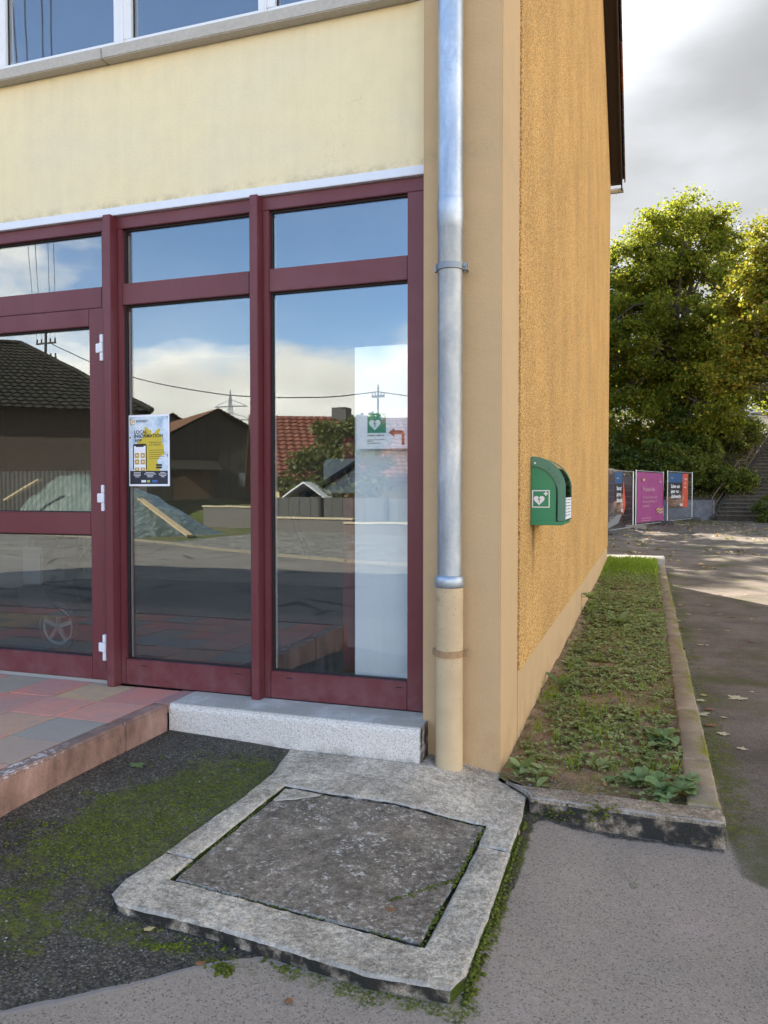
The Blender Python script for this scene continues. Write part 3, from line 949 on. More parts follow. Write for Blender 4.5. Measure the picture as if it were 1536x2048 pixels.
# ================================================================== BUILDING
bld = thing('building', 'ochre and cream rendered house with maroon glazed shopfront and pebbledash gable wall', 'building', (0, 0, 0))
XL, YB = -14.0, 10.75
FB = 0.10                       # front wall face
m = MB()
m.box(XL, -0.399, FB, 0.36, 3.066, 3.895)
m.box(XL, -0.399, FB, 0.36, 5.42, 6.9)
m.box(XL, -5.0, FB, 0.36, -0.1, 3.064)
m.box(XL, -6.2, FB, 0.36, 3.897, 5.418)
m.build('front_wall', M_cream, bld)
m = MB()
m.box(-0.397, 0.0, 0.0, 0.53, -0.15, 6.9)
m.build('corner_pilaster', M_ochre, bld, bevel=0.007, seg=2)
m = MB()
prof = [(0.532, 0.392), (YB, 0.392), (YB, 6.9), (5.4, 10.12), (0.532, 7.1)]
m.prism([(p[0], p[1]) for p in prof], (-0.32, 0, 0), (0, 1, 0), (0, 0, 1), (0.330, 0, 0))
m.build('pebbledash_wall', M_pebble, bld)
m = MB()
m.box(-0.32, 0.002, 0.532, YB + 0.004, -0.15, 0.390)
m.build('plinth', M_ochre, bld)
m = MB()
m.box(XL, -0.322, YB - 0.3, YB, -0.1, 6.9)
m.box(XL - 0.3, XL, FB, YB, -0.1, 6.9)
m.prism([(0.1, 6.9), (YB, 6.9), (5.4, 10.12)], (XL - 0.3, 0, 0), (0, 1, 0), (0, 0, 1), (0.3, 0, 0))
m.build('rear_wall', M_ochre, bld)
# interior of the ground floor room and floor slabs
m = MB()
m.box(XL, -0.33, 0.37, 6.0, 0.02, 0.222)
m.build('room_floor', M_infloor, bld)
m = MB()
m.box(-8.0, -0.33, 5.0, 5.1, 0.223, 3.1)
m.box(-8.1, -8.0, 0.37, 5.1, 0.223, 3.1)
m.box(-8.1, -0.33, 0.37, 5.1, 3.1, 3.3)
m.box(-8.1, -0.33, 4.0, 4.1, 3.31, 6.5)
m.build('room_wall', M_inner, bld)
# roof
pit = math.atan2(10.12 - 6.9, YB - 5.4)
for sgn in (1, -1):
    y_e = YB + 0.16 if sgn > 0 else -0.02
    z_e = 6.9 - 0.16 * math.tan(pit) + 0.07
    z_r = 10.12 + 0.07
    m = MB()
    m.prism([(y_e, z_e), (5.4, z_r), (5.4, z_r + 0.10), (y_e, z_e + 0.10)], (XL - 0.5, 0, 0), (0, 1, 0), (0, 0, 1), (abs(XL) + 0.5 + 0.185, 0, 0))
    m.build('roof_slope', M_rt_brown, bld)
m = MB()
m.prism([(YB + 0.10, 6.72), (5.4, 9.99), (-0.02, 6.72), (-0.02, 6.96), (5.4, 10.28), (YB + 0.10, 6.96)], (0.187, 0, 0), (0, 1, 0), (0, 0, 1), (0.022, 0, 0))
m.build('bargeboard', M_darkwood, bld)
m = MB()
m.prism([(YB + 0.10, 6.83), (5.4, 10.08), (5.4, 10.10), (YB + 0.10, 6.85)], (0.012, 0, 0), (0, 1, 0), (0, 0, 1), (0.174, 0, 0))
m.build('verge_soffit', M_darkwood, bld)
# verge tiles down the rear slope (stepped, each one a piece)
dirv = Vector((0, 5.4 - YB, 10.12 - 6.9)).normalized()
nrmv = Vector((0, -dirv.z, dirv.y)); nrmv = nrmv if nrmv.z > 0 else -nrmv
start = Vector((0.16, YB + 0.16, 6.9 - 0.16 * math.tan(pit) + 0.115))
for i in range(20):
    c = start + dirv * (0.275 * i + 0.16) + nrmv * 0.045
    tilt = nrmv * 0.022
    m = MB()
    m.obox(c, Vector((0.095, 0, 0)), dirv * 0.168 - tilt, nrmv * 0.012)
    m.obox(c + Vector((0.088, 0, 0)) - nrmv * 0.055, Vector((0.010, 0, 0)), dirv * 0.168 - tilt, nrmv * 0.050)
    m.build('verge_tile', M_rt_orange if i in (6, 7, 8) else M_rt_brown, bld)
m = MB()
pts = [(0.065 * math.cos(a), 0.065 * math.sin(a)) for a in np.linspace(math.pi, 2 * math.pi, 9)] + [(0.06 * math.cos(a), 0.06 * math.sin(a)) for a in np.linspace(2 * math.pi, math.pi, 9)]
m.prism(pts, (XL, YB + 0.20, 6.79), (0, 1, 0), (0, 0, 1), (abs(XL) + 0.225, 0, 0))
gut = m.build('gutter', M_zinc, bld)
MB().tube([(0.10, YB + 0.135, 6.80), (0.10, YB + 0.2, 6.715), (0.10, YB + 0.265, 6.80)], 0.012, 6).build('gutter_bracket', M_zinc, gut)

# flashing and sill
MB().box(-5.0, -0.401, 0.092, 0.30, 3.018, 3.064).build('flashing_strip', M_flash, bld, bevel=0.002)
for x0, x1 in ((-6.2, -4.30), (-4.296, -2.347), (-2.343, -0.46)):
    MB().box(x0, x1, 0.03, 0.34, 3.897, 3.966).build('window_sill', M_sill, bld, bevel=0.005)
# upper windows
for x0, x1 in ((-5.9, -4.15), (-4.06, -3.26), (-3.158, -2.349), (-2.226, -1.392), (-1.287, -0.53)):
    a, b = x0 - 0.05, x1 + 0.05
    z0, z1, zo, zt = 4.057, 5.34, 3.968, 5.415
    m = MB()
    m.box(a, b, 0.15, 0.22, zo, z0); m.box(a, b, 0.15, 0.22, z1, zt)
    m.box(a, x0, 0.15, 0.22, z0, z1); m.box(x1, b, 0.15, 0.22, z0, z1)
    w = m.build('upper_window', M_white_pvc, bld, bevel=0.003)
    MB().box(x0, x1, 0.180, 0.186, z0, z1).build('pane', M_glass, w)
    g = MB(); e = 0.008
    g.box(x0, x1, 0.172, 0.178, z0, z0 + e); g.box(x0, x1, 0.172, 0.178, z1 - e, z1)
    g.box(x0, x0 + e, 0.172, 0.178, z0 + e, z1 - e); g.box(x1 - e, x1, 0.172, 0.178, z0 + e, z1 - e)
    g.build('gasket', M_gasket, w)
m = MB()
for a, b in ((-6.2, -5.95), (-4.10, -4.11), (-3.21, -3.208), (-2.299, -2.276), (-1.342, -1.337), (-0.48, -0.40)):
    if b > a: MB().box(a, b, 0.14, 0.24, 3.968, 5.415).build('window_mullion', M_white_pvc, bld)
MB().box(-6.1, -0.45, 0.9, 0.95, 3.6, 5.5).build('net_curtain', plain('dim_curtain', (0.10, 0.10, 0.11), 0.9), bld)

# shopfront
FY, FD = 0.12, 0.20
ZB, ZT = 0.236, 3.016
shop = MB()
shop.box(-5.0, -0.3995, FY, FD, 2.945, ZT)                       # head rail
shop.box(-0.516, -0.3995, FY, FD, ZB, 2.943)                      # right jamb
shop.box(-1.315, -0.518, FY + 0.001, FD, 2.497, 2.622)            # transoms
shop.box(-2.28, -1.44, FY + 0.001, FD, 2.497, 2.622)
shop.box(-1.315, -0.518, FY + 0.001, FD, ZB, 0.387)               # bottom rails
shop.box(-2.28, -1.44, FY + 0.001, FD, ZB, 0.387)
shop.box(-1.438, -1.404, FY, FD, ZB, 2.943); shop.box(-1.353, -1.317, FY, FD, ZB, 2.943)
shop.box(-2.314, -2.282, FY, FD, ZB, 2.943)
shop.box(-4.96, -2.43, FY + 0.001, FD, 2.494, 2.617)
shop.box(-2.428, -2.372, FY, FD, ZB, 2.943)
shop.box(-5.0, -4.962, FY, FD, ZB, 2.943)
sf = shop.build('shopfront_frame', M_maroon, bld, bevel=0.003)
for a, b in ((-1.403, -1.354), (-2.370, -2.315)):
    MB().box(a, b, 0.058, FD - 0.01, ZB - 0.006, ZT - 0.001).build('post', M_maroon, sf, bevel=0.003)
for a in (-1.2, -0.56, -2.15, -1.52):
    MB().box(a - 0.02, a + 0.02, FY - 0.0012, FY, 0.352, 0.357).build('drain_slot', M_gasket, sf)


def pane(x0, x1, z0, z1, par, y=0.158):
    p = MB().box(x0, x1, y, y + 0.006, z0, z1).build('pane', M_glass, par)
    g = MB(); e = 0.009
    g.box(x0, x1, y - 0.012, y - 0.002, z1 - e, z1); g.box(x0, x1, y - 0.012, y - 0.002, z0, z0 + e * 0.6)
    g.box(x0, x0 + e, y - 0.012, y - 0.002, z0 + e, z1 - e); g.box(x1 - e * 0.6, x1, y - 0.012, y - 0.002, z0 + e, z1 - e)
    g.build('gasket', M_gasket, par)
    s = MB(); y1 = y + 0.009; w = 0.011
    s.box(x0 + e, x0 + e + 0.006, y1, y1 + 0.014, z0 + 0.004, z1 - 0.03)
    s.build('glazing_spacer', M_spacer, par)


pane(-1.315, -0.516, 0.388, 2.496, sf); pane(-2.28, -1.44, 0.388, 2.496, sf)
pane(-1.315, -0.516, 2.623, 2.944, sf); pane(-2.28, -1.44, 2.623, 2.944, sf)
pane(-4.96, -2.43, 2.618, 2.944, sf)
for k, (x0, x1) in enumerate(((-3.66, -2.405), (-4.93, -3.665))):
    dm = MB()
    z0, z1 = 0.252, 2.488
    st = 0.108
    dm.box(x0, x0 + st, 0.108, 0.185, z0, z1); dm.box(x1 - st, x1, 0.108, 0.185, z0, z1)
    for a, b in ((z0, 0.386), (1.131, 1.265), (2.386, z1)):
        dm.box(x0 + st + 0.0015, x1 - st - 0.0015, 0.110, 0.183, a, b)
    d = dm.build('entrance_door', M_maroon, bld, bevel=0.003)
    for a, b in ((0.387, 1.130), (1.266, 2.385)):
        pane(x0 + st, x1 - st, a, b, d, 0.146)
    xh = x1 if k == 0 else x0
    sg = 1 if k == 0 else -1
    for zc in (0.453, 1.353, 2.248):
        h = MB()
        h.box(xh - 0.014, xh + 0.010, 0.082, 0.107, zc - 0.078, zc - 0.029)
        h.box(xh - 0.018, xh + 0.012, 0.078, 0.107, zc - 0.027, zc + 0.029)
        h.box(xh - 0.014, xh + 0.010, 0.082, 0.107, zc + 0.031, zc + 0.078)
        h.box(xh - 0.052 if sg > 0 else xh + 0.014, xh - 0.020 if sg > 0 else xh + 0.05, 0.094, 0.1075, zc - 0.027, zc + 0.027)
        h.build('hinge', M_hinge, d, bevel=0.003)
MB().box(-4.95, -2.38, 0.118, 0.2, 0.225, 0.248).build('door_threshold', plain('alu_threshold', (0.45, 0.44, 0.42), 0.5, 0.4), bld)

# granite step
m = MB()
m.prism([(-0.150, -0.02), (-0.150, 0.20), (-0.143, 0.226), (-0.135, 0.232), (0.118, 0.234), (0.118, -0.02)], (-1.80, 0, 0), (0, 1, 0), (0, 0, 1), (1.432, 0, 0))
m.build('granite_step', M_granite, bld, bevel=0.004)

# downpipe
PX, PY = -0.237, -0.085
zp = MB()
r0 = 0.0605
zp.lathe(PX, PY, [(r0, 0.95), (r0, 2.655), (r0 + 0.003, 2.66), (r0 + 0.003, 2.79), (r0 + 0.0015, 2.80), (r0, 2.81), (r0, 6.85)])
dp = zp.build('downpipe', M_zinc, bld, smooth=True)
cp = MB()
cp.lathe(PX, PY, [(0.067, -0.05), (0.067, 0.945), (0.060, 0.95)])
cast = cp.build('cast_iron_pipe', M_cast, dp, smooth=True)
MB().lathe(PX, PY, [(0.0615, 0.985), (0.068, 0.98), (0.073, 0.965), (0.073, 0.935), (0.070, 0.927), (0.0665, 0.925)]).build('pipe_collar', M_zinc, dp, smooth=True)
for z, rr, mt in ((2.475, r0, plain('dull_clamp_steel', (0.24, 0.26, 0.28), 0.5, 0.7, var=0.2)), (0.605, 0.067, plain('rusty_clamp', (0.36, 0.22, 0.11), 0.8, var=0.4, sc=30))):
    c = MB().lathe(PX, PY, [(rr + 0.0005, z - 0.016), (rr + 0.009, z - 0.015), (rr + 0.009, z + 0.015), (rr + 0.0005, z + 0.016)])
    c.box(PX + rr + 0.003, PX + rr + 0.024, PY - 0.012, PY + 0.012, z - 0.016, z + 0.016)
    c.box(PX - rr - 0.016, PX - rr - 0.003, PY - 0.012, PY + 0.012, z - 0.016, z + 0.016)
    c.tube([(PX + rr + 0.013, PY - 0.022, z), (PX + rr + 0.013, PY + 0.022, z)], 0.006, 6)
    c.tube([(PX + rr, PY, z), (PX + rr + 0.01, 0.01, z)], 0.005, 6)
    c.build('pipe_clamp', mt, dp, smooth=True)

# ================================================================== DEFIBRILLATOR CABINET
aed = thing('defibrillator_cabinet', 'green defibrillator cabinet with white heart sign, hung on the pebbledash wall', 'defibrillator', (0.010, 1.14, 1.19))
M_green = plain('green_plastic', (0.026, 0.245, 0.115), 0.32, var=0.05)
M_green2 = plain('pale_green_plastic', (0.075, 0.215, 0.145), 0.35, var=0.06)
M_smoke = glass_mat('smoked_cover', 0.12, (0.42, 0.46, 0.44))
ax, ay0, ay1, az0 = 0.011, 0.93, 1.355, 1.19


def aprof(W, zt, zc, n=10, x_in=0.0):
    """side profile: flat bottom, upright front, quarter-round top"""
    p = [(0, 0), (W, 0), (W, zc)]
    for i in range(1, n + 1):
        a = math.pi / 2 * i / n
        p.append((W * (math.cos(a) * 0.86 + 0.0) + 0.14 * W * (1 - i / n), zc + (zt - zc) * math.sin(a)))
    p.append((0, zt))
    return p


m = MB()
m.prism(aprof(0.150, 0.385, 0.21), (ax, ay0 + 0.012, az0 + 0.012), (1, 0, 0), (0, 0, 1), (0, ay1 - ay0 - 0.024, 0))
m.build('back_housing', M_green, aed, bevel=0.003)
m = MB()
m.prism([(0, 0), (0.185, 0), (0.195, 0.006), (0.195, 0.022), (0.0, 0.022)], (ax, ay0, az0), (1, 0, 0), (0, 0, 1), (0, ay1 - ay0, 0))
m.build('base_lip', M_green, aed, bevel=0.003)
outer = aprof(0.205, 0.413, 0.235, 12)[1:]
inner = aprof(0.160, 0.352, 0.20, 12)[1:]
for y0_, y1_ in ((ay0 - 0.001, ay0 + 0.026), (ay1 - 0.026, ay1 + 0.001)):
    ring = [(p[0], max(p[1], 0.024)) for p in outer] + [(p[0], max(p[1], 0.024)) for p in reversed(inner)]
    MB().prism(ring, (ax, y0_, az0), (1, 0, 0), (0, 0, 1), (0, y1_ - y0_, 0)).build('cover_rim', M_green2, aed, bevel=0.004)
oo = [(p[0] - 0.003, max(p[1] - 0.002, 0.026)) for p in outer]
oi_ = [(p[0] - 0.009, max(p[1] - 0.008, 0.026)) for p in outer]
MB().prism(oo + oi_[::-1], (ax, ay0 + 0.027, az0), (1, 0, 0), (0, 0, 1), (0, ay1 - ay0 - 0.054, 0)).build('clear_cover', M_smoke, aed, smooth=True)
for i in range(4):
    a = R(52 - i * 12)
    cx, cz = 0.178 * math.cos(a) * 0.98, 0.215 + 0.16 * math.sin(a)
    MB().obox((ax + cx, ay0 - 0.002, az0 + cz), (0.011, 0, 0.003), (0, 0.006, 0), (-0.001, 0, 0.0035)).build('grip_rib', M_green2, aed, bevel=0.002)
O = (ax + 0.014, ay0 - 0.0005 + 0.012, az0 + 0.118)
U, V = (1, 0, 0), (0, 0, 1)
yb = ay0 + 0.0105


def sign(O, s, par, wmat, gmat, border=True, dirn=Vector((0, -1, 0))):
    O = Vector(O)
    d = dirn * 0.0006
    if border:
        fr = MB()
        for a, b, c, e in ((0, 1, 0, .06), (0, 1, .94, 1), (0, .06, .06, .94), (.94, 1, .06, .94)):
            fr.flat([(a * s, c * s), (b * s, c * s), (b * s, e * s), (a * s, e * s)], O + d, U, V)
        fr.build('sign_border', wmat, par)
    else:
        MB().flat([(0, 0), (s, 0), (s, s), (0, s)], O + d, U, V).build('sign_field', gmat, par)
    MB().flat(sc2(HEART, 0.66 * s, 0.40 * s, 0.44 * s), O + 2 * d, U, V).build('heart_symbol', wmat, par)
    MB().flat(sc2(BOLT, 0.56 * s, 0.405 * s, 0.455 * s), O + 3 * d, U, V).build('lightning_symbol', gmat, par)
    MB().flat(sc2(CROSS, 0.24 * s, 0.78 * s, 0.80 * s), O + 2 * d, U, V).build('cross_symbol', wmat, par)


M_whiteprint = plain('white_print', (0.80, 0.82, 0.84), 0.5, var=0.02)
sign((ax + 0.008, yb, az0 + 0.105), 0.105, aed, M_whiteprint, M_green)
# printed instruction label on the front of the cover
xf = ax + 0.2035
MB().box(xf, xf + 0.0012, ay0 + 0.03, ay1 - 0.03, az0 + 0.034, az0 + 0.165).build('instruction_label', M_whiteprint, aed)
lp = MB()
for k in range(6):
    z = az0 + 0.148 - k * 0.019
    lp.box(xf + 0.0013, xf + 0.0018, ay0 + 0.04, ay0 + 0.07 + 0.012 * (k % 3), z, z + 0.010)
    lp.box(xf + 0.0013, xf + 0.0018, ay0 + 0.13, ay1 - 0.08 - 0.03 * (k % 2), z + 0.002, z + 0.006)
lp.build('label_print', plain('navy_print', (0.02, 0.05, 0.09), 0.5), aed)
MB().box(ax + 0.03, ax + 0.10, ay0 + 0.1, ay1 - 0.1, az0 + 0.06, az0 + 0.30).build('device_case', plain('device_black', (0.03, 0.035, 0.03), 0.5), aed)
MB().tube([(ax + 0.026, ay0 - 0.002, az0 + 0.372), (ax + 0.026, ay0 - 0.005, az0 + 0.372)], 0.006, 10).build('screw', M_whiteprint, aed)

# ================================================================== POSTER AND SHEET IN THE WINDOWS
M_black = plain('black_print', (0.012, 0.012, 0.016), 0.5)
M_yellow = plain('yellow_print', (0.62, 0.47, 0.035), 0.5, var=0.05)
M_gold = plain('gold_print', (0.55, 0.36, 0.05), 0.5, var=0.05)
M_navy = plain('dark_footer_print', (0.022, 0.024, 0.040), 0.5)


def blurphoto():
    t = T('blurred_town_print')
    n = t.noise(16, 4, 0.6)
    c = t.ramp(n, [(0.3, (0.30, 0.42, 0.55)), (0.5, (0.62, 0.72, 0.80)), (0.7, (0.82, 0.86, 0.90))])
    c = t.mix(t.sm(t.noise(30, 3), 0.64, 0.7), c, (0.12, 0.10, 0.16))
    return t.fin(c, 0.6)


pw, ph = 0.288, 0.424
po = Vector((-2.277, 0.1565, 1.424))
poster = thing('poster', 'poster with yellow map and smartphone stuck on the middle window pane', 'poster', po)
yy = po.y


def pp(d):
    return (po.x, yy - 0.0003 * d, po.z)


MB().box(po.x, po.x + pw, yy, yy + 0.0010, po.z, po.z + ph).build('paper', M_paper, poster)
q = MB().flat([(0.010, 0.092), (pw - 0.010, 0.092), (pw - 0.010, ph - 0.012), (0.010, ph - 0.012)], pp(1), U, V)
q.build('photo_print', blurphoto(), poster)
MAP = [(.40, .83), (.47, .82), (.50, .79), (.55, .785), (.58, .76), (.56, .73), (.64, .74), (.70, .79), (.77, .805), (.79, .78), (.75, .74), (.81, .70), (.84, .66), (.82, .62), (.86, .57), (.87, .50), (.89, .44), (.80, .42), (.74, .385), (.70, .35), (.74, .29), (.79, .25), (.76, .215), (.32, .215), (.30, .33), (.24, .40), (.27, .52), (.22, .60), (.30, .66), (.37, .68), (.36, .75), (.41, .78)]
MB().flat([(a * pw, b * ph) for a, b in MAP], pp(2), U, V).build('map_print', M_yellow, poster)
MB().flat([(0.012, 0.012), (pw - 0.012, 0.012), (pw - 0.012, 0.091), (0.012, 0.091)], pp(2), U, V).build('footer_print', M_navy, poster)
ft = MB()
for cx, ws in ((.22, (.17, .18, .17, .1)), (.53, (.21, .28, .16, .13)), (.84, (.12, .20, .16, .08))):
    for j, w in enumerate(ws):
        z = 0.079 - j * 0.0085
        ft.flat([((cx - w / 2) * pw, z), ((cx + w / 2) * pw, z), ((cx + w / 2) * pw, z + 0.003), ((cx - w / 2) * pw, z + 0.003)], pp(3), U, V)
ft.build('footer_text', M_whiteprint, poster)
for u0, u1, mt in ((.32, .43, M_whiteprint), (.46, .53, plain('lime_print', (0.4, 0.5, 0.08), 0.5)), (.58, .71, plain('blue_print', (0.05, 0.13, 0.42), 0.5))):
    MB().flat([(u0 * pw, 0.022), (u1 * pw, 0.022), (u1 * pw, 0.036), (u0 * pw, 0.036)], pp(3), U, V).build('sponsor_logo', mt, poster)
MB().flat(rrect(.06 * pw, .17 * pw, .865 * ph, .94 * ph, 0.005), pp(3), U, V).build('logo_tile', M_gold, poster)
lg = mtext(MB(), 'G', 0.036, (po.x + .075 * pw, yy - 0.0012, po.z + .876 * ph), U, V, 0.0012)
lg.build('logo_letter', M_whiteprint, poster)
mtext(MB(), 'INTEGREAT', 0.0205, (po.x + .20 * pw, yy - 0.0009, po.z + .895 * ph), U, V, 0.0004, sx=0.78).build('poster_text', M_black, poster)
for j, (s_, z_) in enumerate((('LOCAL', .738), ('INFORMATION', .682), ('APP', .617))):
    mtext(MB(), s_, 0.0275, (po.x + (.145 if j < 2 else .16) * pw, yy - 0.0009, po.z + z_ * ph), U, V, 0.0008, sx=1.08).build('poster_text', M_black, poster)
for s_, z_ in (('helping you in', .60), ('your daily life', .565)):
    mtext(MB(), s_, 0.017, (po.x + .52 * pw, yy - 0.0009, po.z + z_ * ph), U, V, 0.0, sx=0.85).build('poster_text', M_black, poster)
tl = MB()
for j, w in enumerate((.36, .36, .30, .38, .30)):
    z = (.50 - .03 * j) * ph
    tl.flat([(.51 * pw, z), ((.51 + w) * pw, z), ((.51 + w) * pw, z + 0.0022), (.51 * pw, z + 0.0022)], pp(3), U, V)
for z in (.285, .25):
    tl.flat(rrect(.68 * pw, .82 * pw, z * ph - 0.002, z * ph + 0.010, 0.002), pp(3), U, V)
tl.build('small_print', M_black, poster)
MB().flat(rrect(.12 * pw, .455 * pw, .2148 * ph, .595 * ph, 0.014), pp(3), U, V).build('phone_outline', M_black, poster)
ps = MB().flat([(.145 * pw, .2149 * ph), (.43 * pw, .2149 * ph), (.43 * pw, .565 * ph), (.145 * pw, .565 * ph)], pp(4), U, V)
ps.build('phone_screen', M_paper, poster)
MB().flat(rrect(.19 * pw, .385 * pw, .55 * ph, .58 * ph, 0.004), pp(5), U, V).build('phone_notch', M_black, poster)
for r_ in range(3):
    for c_ in range(2):
        u0, v0 = (.165 + .14 * c_) * pw, (.395 - .09 * r_) * ph
        h_ = 0.030 if r_ < 2 else 0.020
        v0 = v0 if r_ < 2 else .2149 * ph
        MB().flat(rrect(u0, u0 + 0.031, v0, v0 + h_, 0.005), pp(5), U, V).build('app_icon', M_gold, poster)
        MB().flat(sc2(CROSS if c_ else HEART, 0.013, u0 + 0.0155, v0 + h_ / 2), pp(6), U, V).build('icon_glyph', M_whiteprint, poster)

so = Vector((-0.821, 0.171, 1.622))
sw, sh = 0.297, 0.2125
sheet = thing('notice_sheet', 'white notice with green heart sign and bent arrow in the right window', 'notice', so)
MB().box(so.x, so.x + sw, so.y, so.y + 0.0004, so.z, so.z + sh).build('paper', M_paper, sheet)
M_signgreen = plain('green_print', (0.03, 0.27, 0.17), 0.5)
s_ = 0.105
O = Vector((so.x + 0.065, so.y, so.z + 0.085))
sign(O, s_, sheet, M_whiteprint, M_signgreen, False)
M_redarrow = plain('red_brown_print', (0.33, 0.075, 0.03), 0.5)
ARW = [(-.115, 0), (-.082, .024), (-.082, .010), (-.045, .010), (-.032, .005), (-.026, -.008), (-.026, -.068), (-.042, -.068), (-.042, -.014), (-.046, -.010), (-.082, -.010), (-.082, -.024)]
MB().flat([(so_u + 0.300, so_v + 0.086) for so_u, so_v in ARW], (so.x, so.y - 0.0006, so.z), U, V).build('arrow_print', M_redarrow, sheet)
tt = mtext(MB(), 'Defibrillator befindet sich', 0.0125, (so.x + 0.064, so.y - 0.0006, so.z + 0.068), U, V, 0.0003, sx=0.75)
mtext(tt, '!', 0.014, (so.x + 0.11, so.y - 0.0006, so.z + 0.056), U, V, 0.0004)
for z, w in ((.047, .098), (.040, .03), (.029, .072)):
    tt.flat([(.064, z), (.064 + w, z), (.064 + w, z + .003), (.064, z + .003)], (so.x, so.y - 0.0006, so.z), U, V)
tt.build('notice_text', plain('grey_brown_print', (0.08, 0.05, 0.06), 0.5), sheet)

# ================================================================== INSIDE THE ROOM
tag(MB().box(-0.857, -0.46, 0.245, 0.262, 0.235, 2.185).build('white_board', plain('white_board_paint', (0.74, 0.80, 0.82), 0.5, var=0.03)),
    'tall white board standing inside behind the right window', 'board')
rp = thing('red_post', 'red steel post with grey mirror inside the room behind the right window', 'post', (-1.13, 0.9, 0.223))
M_red = plain('red_paint', (0.16, 0.012, 0.018), 0.4)
MB().box(-1.185, -1.105, 0.88, 0.96, 0.223, 1.74).build('shaft', M_red, rp, bevel=0.006)
MB().prism(rrect(-1.30, -1.03, 1.38, 1.60, 0.035), (0, 0.84, 0), (1, 0, 0), (0, 0, 1), (0, 0.03, 0)).build('mirror_head', plain('grey_mirror_back', (0.30, 0.34, 0.34), 0.3), rp, bevel=0.004)
hp = []
for t_ in np.linspace(0, 1, 24):
    cx = np.interp(t_, [0, .3, .5, .7, 1], [-0.92, -1.18, -1.47, -1.50, -1.40])
    cz = np.interp(t_, [0, .3, .5, .7, 1], [1.66, 1.50, 1.34, 1.20, 0.98])
    hp.append((cx, 0.82, cz))
for _ in range(3):
    hp = [hp[0]] + [tuple((Vector(hp[i - 1]) + Vector(hp[i]) * 2 + Vector(hp[i + 1])) / 4) for i in range(1, len(hp) - 1)] + [hp[-1]]
tag(MB().tube(hp, 0.021, 8).build('black_hose', plain('black_rubber', (0.010, 0.011, 0.018), 0.5), smooth=True),
    'black rubber hose looping down inside the right window', 'hose')
tag(MB().box(-3.5, -1.75, 0.30, 1.15, 0.224, 0.236).build('door_mat', plain('brown_coir', (0.085, 0.055, 0.035), 0.95, var=0.3, bump=0.5)),
    'brown coir door mat on the floor behind the entrance door', 'mat')
# hand cart seen dimly through the door
ct = thing('hand_cart', 'grey wheeled hand cart with black handles parked behind the entrance door', 'cart', (-3.6, 0.95, 0.236))
M_rub = plain('tyre_rubber', (0.018, 0.018, 0.018), 0.8)
wc = Vector((-3.42, 0.85, 0.40))
ring = [tuple(wc + Vector((0.155 * math.cos(a), 0, 0.155 * math.sin(a)))) for a in np.linspace(0, 2 * math.pi, 29)]
wh = MB().tube(ring, 0.022, 8, False).build('wheel', M_rub, ct, smooth=True)
rm = MB().tube([tuple(wc + Vector((0.128 * math.cos(a), 0, 0.128 * math.sin(a)))) for a in np.linspace(0, 2 * math.pi, 29)], 0.012, 6, False)
for k in range(5):
    a = 2 * math.pi * k / 5 + 0.3
    rm.beam(wc, wc + Vector((0.125 * math.cos(a), 0, 0.125 * math.sin(a))), 0.016, 0.03)
rm.build('rim', plain('pale_rim', (0.17, 0.19, 0.185), 0.4), wh)
MB().box(-4.35, -3.66, 0.85, 1.35, 0.66, 1.06).build('body_box', plain('grey_machine', (0.12, 0.13, 0.13), 0.5), ct, bevel=0.03)
MB().prism(rrect(-3.72, -3.54, 0.70, 0.98, 0.03), (0, 0.82, 0), (1, 0, 0), (0, 0, 1), (0, 0.25, 0)).build('side_box', plain('pale_grey_box', (0.17, 0.19, 0.19), 0.45), ct, bevel=0.01)
MB().prism([(-3.75, 0.68), (-3.50, 0.68), (-3.44, 0.56), (-3.30, 0.47), (-3.62, 0.47), (-3.74, 0.56)], (0, 0.8, 0), (1, 0, 0), (0, 0, 1), (0, 0.3, 0)).build('mudguard', M_rub, ct)
hb = MB()
for yy_ in (0.86, 1.3):
    hb.tube([(-3.62, yy_, 0.80), (-3.50, yy_, 0.94), (-3.28, yy_, 1.20)], 0.016, 8)
hb.tube([(-4.3, 0.86, 0.62), (-3.6, 0.86, 0.64), (-3.42, 0.86, 0.40)], 0.018, 8)
hb.build('frame_tube', M_rub, ct, smooth=True)
rad = thing('slatted_panel', 'dark panel of upright slats inside the room behind the door', 'panel', (-3.9, 1.5, 0.223))
M_slat = plain('slat_paint', (0.22, 0.235, 0.21), 0.5)
for k in range(26):
    x = -4.75 + k * 0.046
    MB().box(x, x + 0.026, 1.5, 1.53, 0.72, 1.56).build('slat', M_slat, rad)
rr_ = MB(); rr_.box(-4.77, -3.56, 1.531, 1.56, 0.66, 0.72); rr_.box(-4.77, -3.56, 1.531, 1.56, 1.5, 1.56); rr_.box(-4.74, -4.68, 1.531, 1.56, 0.223, 0.66); rr_.box(-3.65, -3.59, 1.531, 1.56, 0.223, 0.66)
rr_.build('slat_rail', M_slat, rad)

